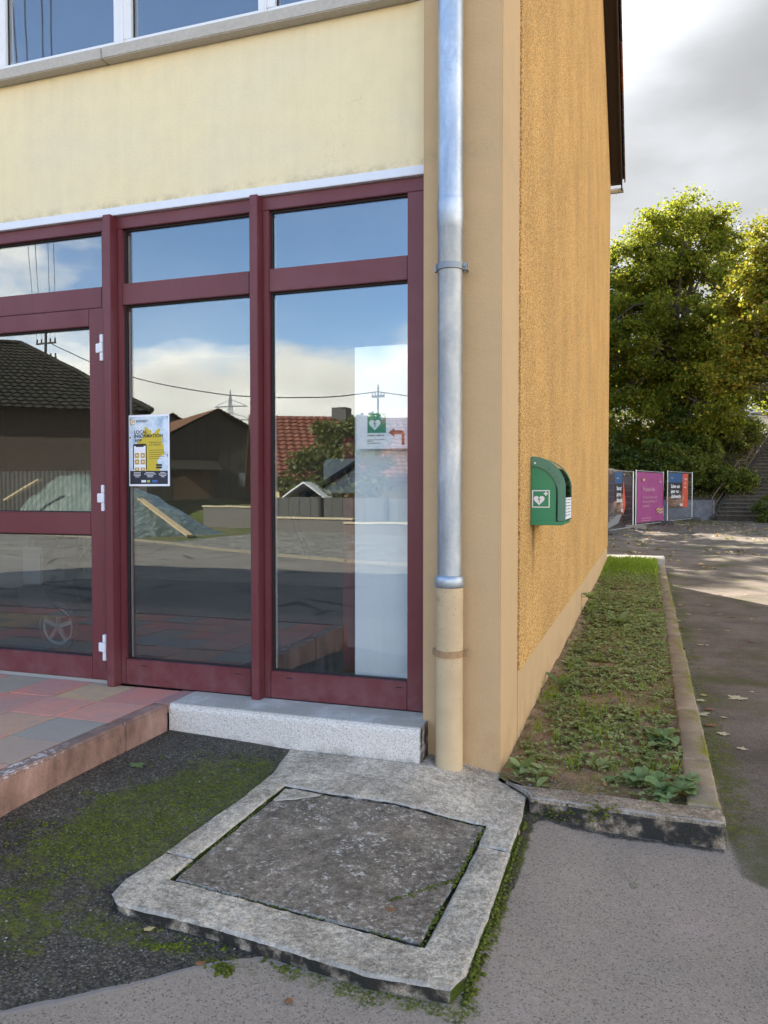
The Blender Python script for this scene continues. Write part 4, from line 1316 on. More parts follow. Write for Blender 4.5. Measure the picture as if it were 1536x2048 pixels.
# ================================================================== TERRACE
ter = MB().box(-6.0, -1.885, -2.13, 0.116, -0.2, 0.186).build('terrace', plain('tile_bed_sand', (0.075, 0.080, 0.035), 0.95, var=0.3, sc=20), kind='structure')
tag(ter, 'raised terrace of red, grey and buff paving before the door')
PAL = [(0.42, 0.185, 0.165), (0.40, 0.20, 0.18), (0.36, 0.205, 0.185), (0.33, 0.215, 0.19), (0.245, 0.235, 0.215), (0.215, 0.235, 0.245), (0.42, 0.325, 0.195), (0.38, 0.18, 0.165)]
fixed = {(1, 0): (0.42, 0.315, 0.185), (0, 0): (0.43, 0.185, 0.17), (2, 0): (0.42, 0.185, 0.17), (3, 0): (0.26, 0.25, 0.21), (0, 1): (0.44, 0.225, 0.205), (1, 1): (0.43, 0.215, 0.20), (2, 1): (0.38, 0.19, 0.175), (0, 2): (0.215, 0.24, 0.25), (1, 2): (0.35, 0.25, 0.20), (0, 3): (0.26, 0.235, 0.225), (1, 3): (0.38, 0.22, 0.205), (2, 2): (0.37, 0.225, 0.205), (0, 4): (0.36, 0.24, 0.225)}
S_ = 0.3145
rows = [0.112, -0.232] + [-0.232 - S_ * k for k in range(1, 7)]
for j in range(len(rows) - 1):
    for i in range(12):
        x1 = -1.887 - S_ * i
        x0 = x1 - S_
        y1, y0 = rows[j], rows[j + 1]
        if j > 10 and i > 6: continue
        col = fixed.get((i, j)) or random.choice(PAL)
        g = 0.0045
        dz = random.uniform(-0.0025, 0.0025)
        tl_ = MB().box(x0 + g, x1 - g, y0 + g, y1 - g, 0.187, 0.2295 + dz)
        col = tuple(min(0.8, c_ * k_) for c_, k_ in zip(col, (1.62, 1.30, 1.0)))
        tl_.build('paving_tile', M_tile, ter, bevel=0.0015, seg=1, color=col)
ys = [-0.156, -0.53, -1.53, -2.13]
for a, b in zip(ys[:-1], ys[1:]):
    m = MB()
    m.box(-1.884, -1.797, b + 0.002, a - 0.002, -0.15, 0.2315)
    m.build('kerb_stone', M_tkerb, ter, bevel=0.010, seg=3)
for x1 in (-1.80, -2.80, -3.80, -4.80):
    MB().box(x1 - 0.997, x1, -2.217, -2.1325, -0.15, 0.2315).build('kerb_stone', M_tkerb, ter, bevel=0.010, seg=3)
m = MB().box(-1.884, -1.8005, -0.1535, 0.115, 0.18, 0.2315).build('kerb_stone', M_tile, ter, bevel=0.002, color=(0.42, 0.185, 0.17))

# ================================================================== CONCRETE CHAMBER SLAB WITH COVER
slab = thing('inspection_chamber', 'weathered concrete surround with loose rectangular cover slab in front of the downpipe', 'manhole', (-0.45, -0.9, 0))


def jitter(poly, step=0.022, amp=0.004, seed=0, closed=True):
    out = []
    n = len(poly)
    for i in range(n):
        a, b = Vector(poly[i]), Vector(poly[(i + 1) % n])
        L = (b - a).length
        k = max(1, int(L / step))
        nr = Vector((-(b - a).y, (b - a).x)) / max(L, 1e-6)
        for q_ in range(k):
            t = q_ / k
            p = a.lerp(b, t)
            f = float(fbm(p.x * 14 + seed, p.y * 14 + 3.3, 4, seed)) - 0.5
            w = 1.0 if 0 < q_ else 0.3
            out.append(p + nr * f * amp * 4 * w)
    return out


def slab_piece(name, poly, par, mt, thick=0.09, dz=0.0, amp=0.002, seed=0, rim=0.008):
    P = jitter(poly, 0.02, amp, seed)
    n = len(P)
    c = sum(P, Vector((0, 0))) / n
    area = sum(P[i].x * P[(i + 1) % n].y - P[(i + 1) % n].x * P[i].y for i in range(n))
    sg = 1 if area > 0 else -1
    ins = []
    for i in range(n):
        e = (P[(i + 1) % n] - P[i - 1])
        nr = Vector((-e.y, e.x)).normalized() * sg
        ins.append(P[i] + nr * rim)
    vs, fs = [], []
    for q_, lev in ((ins, 0.0), (P, -rim * 0.9), (P, -thick)):
        for i, p in enumerate(q_):
            z = float(zslab(p.x, p.y)) + dz + lev + (random.uniform(-0.0015, 0.0015) if lev > -0.02 else 0)
            vs.append((p.x, p.y, z))
    for r_ in range(2):
        for i in range(n):
            fs.append((r_ * n + i, r_ * n + (i + 1) % n, (r_ + 1) * n + (i + 1) % n, (r_ + 1) * n + i))
    # relief on the top face: inner points joined by a constrained triangulation
    xs_, ys_ = [p.x for p in ins], [p.y for p in ins]
    extra = []
    for gx_ in np.arange(min(xs_), max(xs_), 0.03):
        for gy_ in np.arange(min(ys_), max(ys_), 0.03):
            extra.append(Vector((gx_ + random.uniform(-.008, .008), gy_ + random.uniform(-.008, .008))))
    co, _, tri, ov, _, _ = delaunay_2d_cdt([Vector(p) for p in ins] + extra, [], [list(range(n)) if sg > 0 else list(range(n))[::-1]], 1, 1e-5)
    mapv = {}
    for i, (p, orig) in enumerate(zip(co, ov)):
        o0 = [q_ for q_ in orig if q_ < n]
        if o0:
            mapv[i] = o0[0]
        else:
            mapv[i] = len(vs)
            vs.append((p.x, p.y, float(zslab(p.x, p.y)) + dz + (float(fbm(p.x * 9, p.y * 9, 4, seed)) - 0.5) * 0.006))
    for f in tri:
        q_ = tuple(dict.fromkeys(mapv[i] for i in f))
        if len(q_) > 2: fs.append(q_)
    return MB().add(vs, fs).build(name, mt, par, smooth=True)


TL, CRL, RC = (-1.066, -0.153), (-1.064, -1.257), (0.184, -0.802)
iTL, iTR, iR2, iBR, iL, iCr, iM = (-0.895, -0.570), (0.049, -0.596), (0.056, -0.790), (0.039, -1.522), (-0.941, -1.420), (-0.935, -1.267), (-0.66, -0.590)
back = [TL, (-1.015, -0.45), (-1.02, -0.75), (-1.05, -1.05), CRL, iCr, iTL, iM, iTR, iR2, RC, (0.180, -0.465), (0.160, -0.235), (0.0, -0.064), (0.02, 0.02), (-0.2, 0.03), (-0.37, 0.02), (-0.372, -0.153)]
front = [(CRL[0], CRL[1] - 0.004), (-1.095, -1.47), (-1.078, -1.560), (-1.016, -1.609), (-0.616, -1.633), (-0.395, -1.66), (-0.091, -1.704), (0.163, -1.690), (0.190, -1.610), (0.192, -1.268), (RC[0] + 0.002, RC[1] - 0.004), (iR2[0], iR2[1] - 0.004), iBR, iL, (iCr[0], iCr[1] - 0.004)]
slab_piece('frame_slab', back, slab, M_conc, 0.12, 0, 0.0022, 1)
slab_piece('frame_slab', front, slab, M_conc, 0.12, -0.001, 0.0026, 2, 0.010)
g = 0.012
cover = [(-0.884, -0.735), (-0.80, -0.70), (-0.672, -0.604), (-0.3, -0.611), (0.037, -0.609), (0.042, -0.80), (0.022, -1.502), (-0.40, -1.468), (-0.918, -1.414), (-0.917, -1.25)]
slab_piece('cover_slab', cover, slab, M_cover, 0.07, -0.005, 0.003, 3, 0.006)
slab_piece('broken_corner', [(-0.879, -0.728), (-0.880, -0.60), (-0.84, -0.589), (-0.684, -0.610), (-0.80, -0.694)], slab, M_conc, 0.07, -0.004, 0.002, 4, 0.004)
MB().box(-0.97, 0.075, -1.55, -0.55, -0.09, -0.035).build('joint_dirt', M_soil, slab)

# ================================================================== BED WITH KERBS
kerb = MB().box(0.05, 0.985, -0.29, -0.18, -0.24, -0.13).build('kerb', M_kerb, kind='structure')
tag(kerb, 'concrete kerb round the planted strip along the gable wall')


def kerb_piece(x0, x1, y0, y1, z0, z1, mt, seed):
    m = MB()
    nx, ny = max(2, int((x1 - x0) / 0.04)), max(2, int((y1 - y0) / 0.04))
    m.box(x0, x1, y0, y1, z0, z1)
    return m.build('kerb_stone', mt, kerb, bevel=0.012, seg=3)


# front stone, two worn pieces
slab_pts = [(0.045, -0.108), (0.12, -0.158), (0.85, -0.163), (0.99, -0.165), (1.005, -0.24), (0.995, -0.318), (0.80, -0.322), (0.45, -0.315), (0.19, -0.306), (0.168, -0.243)]
P = slab_pts


def kerb_poly(poly, zt, zb, mt, seed):
    Pj = jitter(poly, 0.03, 0.003, seed)
    n = len(Pj)
    area = sum(Pj[i].x * Pj[(i + 1) % n].y - Pj[(i + 1) % n].x * Pj[i].y for i in range(n))
    sg = 1 if area > 0 else -1
    rings = []
    for inset, lev in ((0.014, 0.0), (0.006, -0.005), (0.0, -0.018), (-0.004, zb - zt)):
        rg = []
        for i in range(n):
            e = Pj[(i + 1) % n] - Pj[i - 1]
            nr = Vector((-e.y, e.x)).normalized() * sg
            p = Pj[i] + nr * inset
            rg.append((p.x, p.y, zt + lev + (random.uniform(-.0015, .0015))))
        rings.append(rg)
    vs = sum(rings, [])
    fs = [tuple(range(n))]
    for r_ in range(len(rings) - 1):
        for i in range(n):
            fs.append((r_ * n + i, r_ * n + (i + 1) % n, (r_ + 1) * n + (i + 1) % n, (r_ + 1) * n + i))
    return MB().add(vs, fs).build('kerb_stone', mt, kerb, smooth=True)


kerb_poly(P, 0.022, -0.16, M_kerb, 9)
yk = [-0.160, 0.46, 1.42, 2.36, 3.36, 4.50, 5.50, 6.50, 7.50, 8.50, 9.50, 10.50, 11.45]
for a, b in zip(yk[:-1], yk[1:]):
    dz = random.uniform(-0.004, 0.006)
    x_in, x_out = 0.856 + random.uniform(-.004, .004), 0.992 + random.uniform(-.004, .004)
    kerb_poly([(x_in, a + 0.004), (x_out, a + 0.004), (x_out + random.uniform(-.003, .003), b - 0.004), (x_in + random.uniform(-.003, .003), b - 0.004)], 0.02 + dz, -0.16, M_kerbmoss, int(a * 10) + 40)
M_kpale = plain('pale_kerb_concrete', (0.42, 0.39, 0.33), 0.9, var=0.2, sc=12, bump=0.3)
for a, b in ((-0.20, 0.36), (0.364, 1.0)):
    MB().box(a, b, 11.46, 12.2, -0.16, 0.130).build('kerb_stone', M_kpale, kerb, bevel=0.01)


def zsoil(x, y):
    x, y = np.asarray(x, float), np.asarray(y, float)
    z = -0.012 + 0.05 * (fbm(x * 3.2, y * 3.2, 4, 21) - 0.45)
    z = z + np.interp(y, [-0.2, 0.4, 1.3, 5, 8, 11.5], [0.006, 0.0, 0.0, 0.03, 0.05, 0.07]) * 1.0
    z = z + 0.035 * np.exp(-((x - 0.42) / 0.3) ** 2) * sst(y, 0, 1.5)
    z = z + 0.04 * sst(-x, -0.14, 0.0) * sst(y, 0.1, 2.0)
    return z


bx = np.linspace(0.003, 0.862, 46); by = np.concatenate([np.arange(-0.185, 4, 0.02), np.arange(4, 11.48, 0.06)])
BX, BY = np.meshgrid(bx, by)
BY = np.maximum(BY, np.interp(BX, [0, 0.045, 0.12], [-0.035, -0.107, -0.164]))
BZ = zsoil(BX, BY) + (fbm(BX * 22, BY * 22, 3, 8) - 0.5) * 0.022
ib = np.arange(BX.size).reshape(BX.shape)
bed = arr_mesh('garden_bed', np.stack([BX, BY, BZ], -1).reshape(-1, 3), np.stack([ib[:-1, :-1], ib[:-1, 1:], ib[1:, 1:], ib[1:, :-1]], -1).reshape(-1, 4), M_soil, kind='structure', smooth=True)
tag(bed, 'narrow strip of brown soil between gable wall and kerb')


# ---- vegetation in the bed
def rosette_leaves(centers, rad, nleaf, tilt, wid):
    """elongated leaves radiating from centres: 6-vert folded blades"""
    V, F = [], []
    k = 0
    for (cx, cy, cz), r_, n in zip(centers, rad, nleaf):
        for _ in range(n):
            a = random.uniform(0, 2 * math.pi)
            L = r_ * random.uniform(0.55, 1.15)
            w = L * wid * random.uniform(0.75, 1.25)
            el = random.uniform(*tilt)
            d = Vector((math.cos(a) * math.cos(el), math.sin(a) * math.cos(el), math.sin(el)))
            s_ = Vector((-math.sin(a), math.cos(a), 0))
            up = d.cross(s_) * -1
            p0 = Vector((cx, cy, cz))
            p1 = p0 + d * L * 0.45 + Vector((0, 0, L * 0.10))
            p2 = p0 + d * L * 0.8 + Vector((0, 0, L * 0.06))
            p3 = p0 + d * L - Vector((0, 0, L * 0.10))
            dz = Vector((0, 0, 0.12 * w))
            vs = [p0, p1 + s_ * w / 2 + dz, p2 + s_ * w * 0.42 + dz, p3, p2 - s_ * w * 0.42 + dz, p1 - s_ * w / 2 + dz, p1, p2]
            V += [tuple(v) for v in vs]
            F += [(k, k + 1, k + 6, k + 6), (k, k + 6, k + 5, k + 5), (k + 1, k + 2, k + 7, k + 6), (k + 6, k + 7, k + 4, k + 5), (k + 2, k + 3, k + 7, k + 7), (k + 7, k + 3, k + 4, k + 4)]
            k += 8
    return V, F


def veg(name, V, F, mt, kind='stuff', label=None, parent=None, org=None):
    o_ = MB()
    o_.v = V
    o_.f = [tuple(dict.fromkeys(f)) for f in F]
    me = bpy.data.meshes.new(name)
    og = org or (0, 0, 0)
    me.from_pydata([(a - og[0], b - og[1], c - og[2]) for a, b, c in o_.v], [], o_.f)
    me.materials.append(mt)
    o = bpy.data.objects.new(name, me)
    COL.objects.link(o)
    if parent: o.parent = parent
    if kind: o['kind'] = kind
    if label: o['label'] = label
    return o


cs, rs, ns = [], [], []
tries = 0
while len(cs) < 5200 and tries < 80000:
    tries += 1
    y = random.uniform(-0.1, 10.2) ** 1.0
    if random.random() > (1.0 if y < 4 else 0.75): continue
    x = random.uniform(0.04, 0.85)
    dens = 0.58 + 0.42 * float(sst(y, 0.1, 1.2))
    patch = float(fbm(x * 2.6 + 4, y * 2.0, 4, 33))
    wall = 0.4 + 0.6 * float(sst(x, 0.02, 0.2)) if y < 4.5 else 1
    if patch + dens * 0.55 * wall < 0.78 + 0.22 * random.random(): continue
    cs.append((x, y, float(zsoil(x, y)) + random.uniform(0.004, 0.022)))
    rs.append(random.uniform(0.016, 0.042) * (1.0 + 0.35 * (y > 4)))
    ns.append(random.randint(5, 10))
V_, F_ = rosette_leaves(cs, rs, ns, (0.0, 0.5), 0.56)
gc = veg('ground_cover', V_, F_, M_weed, 'stuff', 'low grey-green weeds covering the planted strip')


def blades(pts, hts, mt, name, label, wid=0.0035, lean=0.5, kind='stuff'):
    V, F = [], []
    k = 0
    for (x, y, z), h in zip(pts, hts):
        a = random.uniform(0, 2 * math.pi); l = h * lean * random.uniform(0.2, 1)
        b = random.uniform(0, 2 * math.pi)
        s_ = Vector((math.cos(b), math.sin(b), 0)) * wid * random.uniform(0.7, 1.4)
        p0 = Vector((x, y, z)); p1 = p0 + Vector((math.cos(a) * l * .3, math.sin(a) * l * .3, h * .6)); p2 = p0 + Vector((math.cos(a) * l, math.sin(a) * l, h))
        V += [tuple(p0 - s_), tuple(p0 + s_), tuple(p1 + s_ * .7), tuple(p1 - s_ * .7), tuple(p2)]
        F += [(k, k + 1, k + 2, k + 3), (k + 3, k + 2, k + 4)]
        k += 5
    return veg(name, V, F, mt, kind, label)


pts, hts = [], []
for _ in range(9000):
    y = random.uniform(7.9, 11.45); x = random.uniform(0.0, 0.85)
    if random.random() > float(sst(y + 0.8 * (float(fbm(x * 3, y * 2, 3, 4)) - .5), 8.0, 9.6)): continue
    pts.append((x, y, float(zsoil(x, y)) - 0.01)); hts.append(random.uniform(0.05, 0.12) * (0.6 + 0.5 * float(sst(y, 8.5, 10.5))))
blades(pts, hts, M_grass, 'grass', 'bright green long grass at the far end of the strip', 0.006, 0.6)
pts, hts = [], []
for _ in range(110):
    y = random.uniform(-0.12, 7.5) if random.random() < 0.5 else random.uniform(0, 2.0); x = random.uniform(0.05, 0.84)
    if y > 1 and random.random() < 0.3: x = random.uniform(0.02, 0.2)
    h0 = random.uniform(0.03, 0.10)
    for _ in range(random.randint(5, 16)):
        xx, yy_ = x + random.gauss(0, 0.014), y + random.gauss(0, 0.018)
        if xx < 0.01: xx = 0.012
        pts.append((xx, yy_, float(zsoil(xx, yy_)) - 0.005)); hts.append(h0 * random.uniform(0.35, 1.25))
blades(pts, hts, M_grass, 'grass_tufts', 'thin grass tufts between the weeds of the strip', 0.0022, 0.7)


def broad_leaves(centers, rad, n, tilt, wid):
    V, F = [], []
    T_ = (0.0, 0.12, 0.3, 0.5, 0.7, 0.87, 0.97)
    Wp = (0.06, 0.42, 0.86, 1.0, 0.88, 0.55, 0.15)
    for (cx, cy, cz), r_ in zip(centers, rad):
        for _ in range(n):
            a = random.uniform(0, 2 * math.pi)
            L = r_ * random.uniform(0.5, 1.2); w = L * wid * random.uniform(0.75, 1.2)
            el = random.uniform(*tilt); curl = random.uniform(0.15, 0.55)
            k = len(V)
            p = Vector((cx, cy, cz)); e_ = el
            pos = []
            prev = 0
            for t_ in T_:
                p = p + Vector((math.cos(a) * math.cos(e_), math.sin(a) * math.cos(e_), math.sin(e_))) * L * (t_ - prev)
                prev = t_; e_ -= curl * 0.32
                pos.append(p.copy())
            s_ = Vector((-math.sin(a), math.cos(a), 0))
            for q_, ww in zip(pos, Wp):
                rip = random.uniform(-0.06, 0.10) * w
                V += [tuple(q_ - s_ * ww * w / 2 + Vector((0, 0, 0.14 * ww * w + rip))), tuple(q_), tuple(q_ + s_ * ww * w / 2 + Vector((0, 0, 0.14 * ww * w - rip)))]
            for i in range(len(T_) - 1):
                b = k + 3 * i
                F += [(b, b + 1, b + 4, b + 3), (b + 1, b + 2, b + 5, b + 4)]
    return V, F


def weed(x, y, r_, n, tilt, wid, mt, label, stalk=0.0, cnt=1, spread=0.0):
    z = float(zsoil(min(max(x, 0), 0.86), y)) + 0.005
    t = thing('weed', label, 'weed', (x, y, z))
    cc = [(x + random.gauss(0, spread), y + random.gauss(0, spread), z + random.uniform(0.0, stalk)) for _ in range(cnt)]
    V, F = broad_leaves(cc, [r_] * cnt, n, tilt, wid)
    veg('leaf_rosette', V, F, mt, None, None, t, (x, y, z))
    st = MB()
    for c in cc:
        st.tube([(x, y, z - 0.02), (c[0], c[1], c[2] + 0.004)], 0.003, 5)
    st.build('stem', mt, t)
    return t


weed(0.115, 1.75, 0.16, 13, (0.5, 1.2), 0.24, M_weed2, 'dock-like weed with long upright leaves beside the plinth', 0.02)
weed(0.78, 0.01, 0.072, 9, (0.1, 0.75), 0.85, M_weed2, 'large round-leaved weed spilling over the kerb at the front corner', 0.05, 5, 0.055)
weed(0.62, 0.08, 0.07, 8, (0.1, 0.7), 0.62, M_weed2, 'broad-leaved weed left of the round-leaved corner weed', 0.03, 4, 0.05)
weed(0.74, -0.115, 0.06, 8, (0.1, 0.8), 0.7, M_weed2, 'small weed close behind the front kerb stone', 0.02, 3, 0.04)
weed(0.17, -0.03, 0.075, 9, (0.2, 0.9), 0.5, M_weed, 'bushy weed near the corner of the house at the front of the strip', 0.05, 5, 0.045)
weed(0.77, 0.72, 0.085, 8, (0.1, 0.7), 0.75, M_weed2, 'round-leaved weed leaning on the side kerb in mid strip', 0.04, 4, 0.05)
weed(0.10, 5.0, 0.12, 12, (0.5, 1.3), 0.3, M_weed, 'tall weed climbing against the plinth halfway along', 0.20, 5, 0.03)
weed(0.42, 4.3, 0.17, 9, (0.4, 1.1), 0.34, M_weed2, 'upright broad weed alone in the middle of the strip', 0.03, 1)
weed(0.46, 0.30, 0.07, 9, (0.3, 1.0), 0.35, M_weed, 'feathery small weed among bare soil near the front', 0.02, 3, 0.04)


n_ = 520
lx = rng.uniform(0.03, 0.84, n_); ly = rng.uniform(-0.13, 8.0, n_)
v, f = leaf_mesh(np.stack([lx, ly, zsoil(lx, ly) + rng.uniform(0.004, 0.03, n_)], 1), 0.026, 1.2, 0.7)
bl = arr_mesh('bed_litter', v, f, M_litter_brown, kind='stuff'); bl['label'] = 'brown leaf bits lying between the weeds'


def scatter_stones(pts, sizes, mt, name, label):
    V, F = [], []
    oct_f = np.array([(0, 2, 4), (2, 1, 4), (1, 3, 4), (3, 0, 4), (2, 0, 5), (1, 2, 5), (3, 1, 5), (0, 3, 5)])
    n = len(pts)
    base = np.array([(1, 0, 0), (-1, 0, 0), (0, 1, 0), (0, -1, 0), (0, 0, 1), (0, 0, -1)], float)
    sc = rng.uniform(0.6, 1.25, (n, 6, 1)) * np.asarray(sizes)[:, None, None]
    ang = rng.uniform(0, 6.28, n)
    c, s = np.cos(ang), np.sin(ang)
    b = base[None] * sc * np.array([1, 1, 0.6])
    bx_ = b[..., 0] * c[:, None] - b[..., 1] * s[:, None]
    by_ = b[..., 0] * s[:, None] + b[..., 1] * c[:, None]
    v = np.stack([bx_, by_, b[..., 2]], -1) + np.asarray(pts)[:, None, :]
    f = oct_f[None] + (np.arange(n) * 6)[:, None, None]
    o = arr_mesh(name, v.reshape(-1, 3), f.reshape(-1, 3), mt, kind='stuff')
    o['label'] = label
    return o


t = T('loose_chippings')
g_ = t.node('ShaderNodeNewGeometry')
M_chip = t.fin(t.ramp(g_.outputs['Random Per Island'], [(0, (0.03, 0.029, 0.027)), (0.5, (0.08, 0.075, 0.068)), (0.85, (0.14, 0.133, 0.12)), (0.97, (0.20, 0.185, 0.16)), (1, (0.36, 0.33, 0.28))]), 0.8)
P_, S2 = [], []
for _ in range(9000):
    x = random.uniform(-1.72, -0.2); y = random.uniform(-2.6, -0.2)
    ey = float(np.interp(x, [-4, -1.3, -1.0, -0.88, -0.76, -0.66, -0.53, -0.42, 0.2], [-2.75, -2.25, -2.13, -2.04, -1.92, -1.82, -1.71, -1.65, -1.62]))
    if y < ey or (x > -1.08 and y > -1.6): continue
    w = 0.35 + 0.65 * math.exp(-((x + 0.95) / 0.35) ** 2 - ((y + 1.8) / 0.3) ** 2)
    if random.random() > w: continue
    P_.append((x, y, float(zground(x, y)) + 0.001)); S2.append(random.uniform(0.0028, 0.0068))
for _ in range(260):
    x = random.uniform(-0.9, 1.6); y = random.uniform(-2.7, -0.5)
    if -1.1 < x < 0.2 and y > -1.72: continue
    P_.append((x, y, float(zground(x, y)))); S2.append(random.uniform(0.001, 0.0024))
scatter_stones(P_, S2, M_chip, 'loose_chippings', 'dark loose chippings of the coarse asphalt beside the slab')
P_, S2 = [], []
for _ in range(240):
    x, y = random.uniform(0.05, 0.84), random.uniform(-0.14, 3.0) ** 1.0
    P_.append((x, y, float(zsoil(x, y)) + 0.003)); S2.append(random.uniform(0.004, 0.014))
scatter_stones(P_, S2, plain('bed_stone', (0.22, 0.19, 0.17), 0.9, var=0.4, sc=9), 'bed_stones', 'small stones lying on the soil of the strip')

# moss cushions along joints and edges
P_, N_ = [], []


def moss_line(a, b, n, sp, r_):
    for _ in range(n):
        t = random.random()
        if float(fbm(t * 9, a[0] * 5, 3, 3)) < 0.42: continue
        P_.append((a[0] + (b[0] - a[0]) * t + random.gauss(0, sp), a[1] + (b[1] - a[1]) * t + random.gauss(0, sp), a[2] + (b[2] - a[2]) * t)); N_.append(random.uniform(0.5, 1.2) * r_)


moss_line((-0.93, -1.41, 0.0), (0.03, -1.51, -0.006), 160, 0.004, 0.006)
moss_line((-0.89, -0.72, 0.03), (-0.93, -1.40, 0.0), 150, 0.004, 0.006)
moss_line((0.045, -0.62, -0.004), (0.03, -1.51, -0.006), 190, 0.004, 0.007)
moss_line((-0.66, -0.60, 0.032), (0.04, -0.61, -0.006), 60, 0.004, 0.006)
moss_line((-1.0, -1.63, -0.045), (0.15, -1.72, -0.05), 260, 0.012, 0.010)
moss_line((0.205, -1.68, -0.045), (0.195, -0.30, -0.06), 420, 0.008, 0.011)
moss_line((0.200, -1.66, -0.02), (0.192, -0.35, -0.03), 320, 0.003, 0.009)
moss_line((1.0, -0.2, -0.07), (1.005, 5.0, -0.07), 300, 0.014, 0.012)
moss_line((-0.142, -1.304, 0.002), (0.04, -1.07, -0.004), 90, 0.006, 0.006)
for cx, cy in ((-0.78, -1.72), (-0.55, -1.75), (-0.515, -1.76), (-0.72, -1.70)):
    for _ in range(30):
        P_.append((cx + random.gauss(0, 0.016), cy + random.gauss(0, 0.012), -0.045)); N_.append(0.011)
for cx, cz, n in ((0.50, -0.01, 60), (0.86, -0.05, 50), (0.30, -0.03, 30)):
    for _ in range(n):
        P_.append((cx + random.gauss(0, 0.05), -0.312 + random.gauss(0, 0.004), cz + random.gauss(0, 0.022))); N_.append(0.010)
for _ in range(9000):
    x, y = random.uniform(-1.74, -1.0), random.uniform(-2.0, -0.25)
    mo_ = 0.85 * math.exp(-((x + 1.27 - 0.25 * (y + 1.0)) / 0.36) ** 2 - ((y + 0.98) / 0.60) ** 2) * 1.25
    if mo_ + 1.6 * (float(fbm(x * 5, y * 5, 4, 61)) - 0.5) + 1.2 * (float(fbm(x * 19, y * 19, 3, 62)) - 0.5) < 0.62: continue
    if x > -1.10 and y > -1.6: continue
    P_.append((x, y, float(zground(x, y)) + 0.0005)); N_.append(random.uniform(0.003, 0.0075))
scatter_stones(P_, N_, M_moss, 'moss_cushions', 'green moss cushions along the slab joints and edges')


# ================================================================== FALLEN LEAVES
MAPLE = []
for i in range(22):
    a = 2 * math.pi * i / 22
    rr2 = 0.5 * (0.62 + 0.38 * abs(math.cos(2.5 * a))) * (1 if i % 2 == 0 else 0.72)
    MAPLE.append((rr2 * math.cos(a), rr2 * math.sin(a)))


def fallen(x, y, s, mt, label, group=None, z=None, name='fallen_leaf'):
    z = (float(zground(x, y)) if z is None else z) + 0.006
    a = random.uniform(0, 6.28)
    vs = [(0, 0, 0.004)]
    for u, v in MAPLE:
        k = random.uniform(0.8, 1.15)
        zz = 0.16 * abs(u) * s * random.uniform(0.2, 1.3)
        vs.append(((u * math.cos(a) - v * math.sin(a)) * s * k, (u * math.sin(a) + v * math.cos(a)) * s * k * random.uniform(.8, 1), zz))
    n = len(MAPLE)
    me = bpy.data.meshes.new(name)
    me.from_pydata(vs, [], [(0, i + 1, (i + 1) % n + 1) for i in range(n)])
    me.materials.append(mt)
    o = bpy.data.objects.new(name, me)
    COL.objects.link(o)
    o.location = (x, y, z)
    return tag(o, label, 'leaf', group)


fallen(-1.63, -0.66, 0.10, M_weed2, 'pale green lobed leaf at the foot of the terrace kerb')
fallen(-0.12, -1.37, 0.045, M_litter_brown, 'small tan leaf lying on the cover slab', z=0.003)
fallen(-0.86, -1.655, 0.045, M_litter, 'curled tan leaf left of the moss under the slab corner')
fallen(-0.60, -1.76, 0.04, M_litter_brown, 'red-brown leaf before the middle of the slab front edge', 'brown leaves along the slab')
fallen(-0.27, -1.83, 0.035, M_litter_brown, 'red-brown leaf furthest right before the slab front edge', 'brown leaves along the slab')
fallen(1.46, 0.26, 0.085, M_gold, 'bright yellow leaf alone on the lane near the right picture edge')
fallen(1.30, 2.25, 0.16, M_litter_pale, 'large pale leaf on the lane beside the kerb')
fallen(1.45, 0.95, 0.11, M_litter_pale, 'pale green-edged leaf with a stem on the lane')
fallen(1.20, 1.05, 0.07, M_litter_pale, 'short pale leaf strip on the lane nearest the kerb')
for k in range(38):
    y = random.uniform(0.8, 8.5); x = 1.06 + abs(random.gauss(0, 0.7))
    if random.random() < 0.35: x = 1.03 + abs(random.gauss(0, 0.05))
    ci = random.randrange(3)
    wh_ = 'close against the side kerb' if x < 1.2 else ('in the open lane' if y < 5 else 'in the far part of the lane')
    fallen(x, y, random.uniform(0.04, 0.10), (M_litter, M_litter_pale, M_litter_brown)[ci], ('tan', 'pale', 'brown')[ci] + ' small dry leaf lying ' + wh_, ('tan', 'pale', 'brown')[ci] + ' leaves ' + wh_)
# far yard litter as one mass
n = 1500
lx = rng.uniform(-6, 9, n); ly = 12 + 21 * rng.random(n) ** 0.8
keep = fbm(lx * 0.5, ly * 0.5, 3, 6) > 0.42
lx, ly = lx[keep], ly[keep]
lz = zground(lx, ly) + 0.012
v, f = leaf_mesh(np.stack([lx, ly, lz], 1), 0.12, 2.5, 0.8)
lit = arr_mesh('leaf_litter', v, f, M_litter, kind='stuff'); lit['label'] = 'yellow leaves strewn over the yard behind the house'

# ================================================================== FENCE PANELS AND BANNERS
M_wire = plain('galvanised_wire', (0.30, 0.31, 0.32), 0.5, 0.5)
M_feet = plain('recycled_foot', (0.085, 0.085, 0.08), 0.9, var=0.3, bump=0.4)
M_feet2 = plain('pale_concrete_foot', (0.24, 0.215, 0.17), 0.9, var=0.25, bump=0.4)


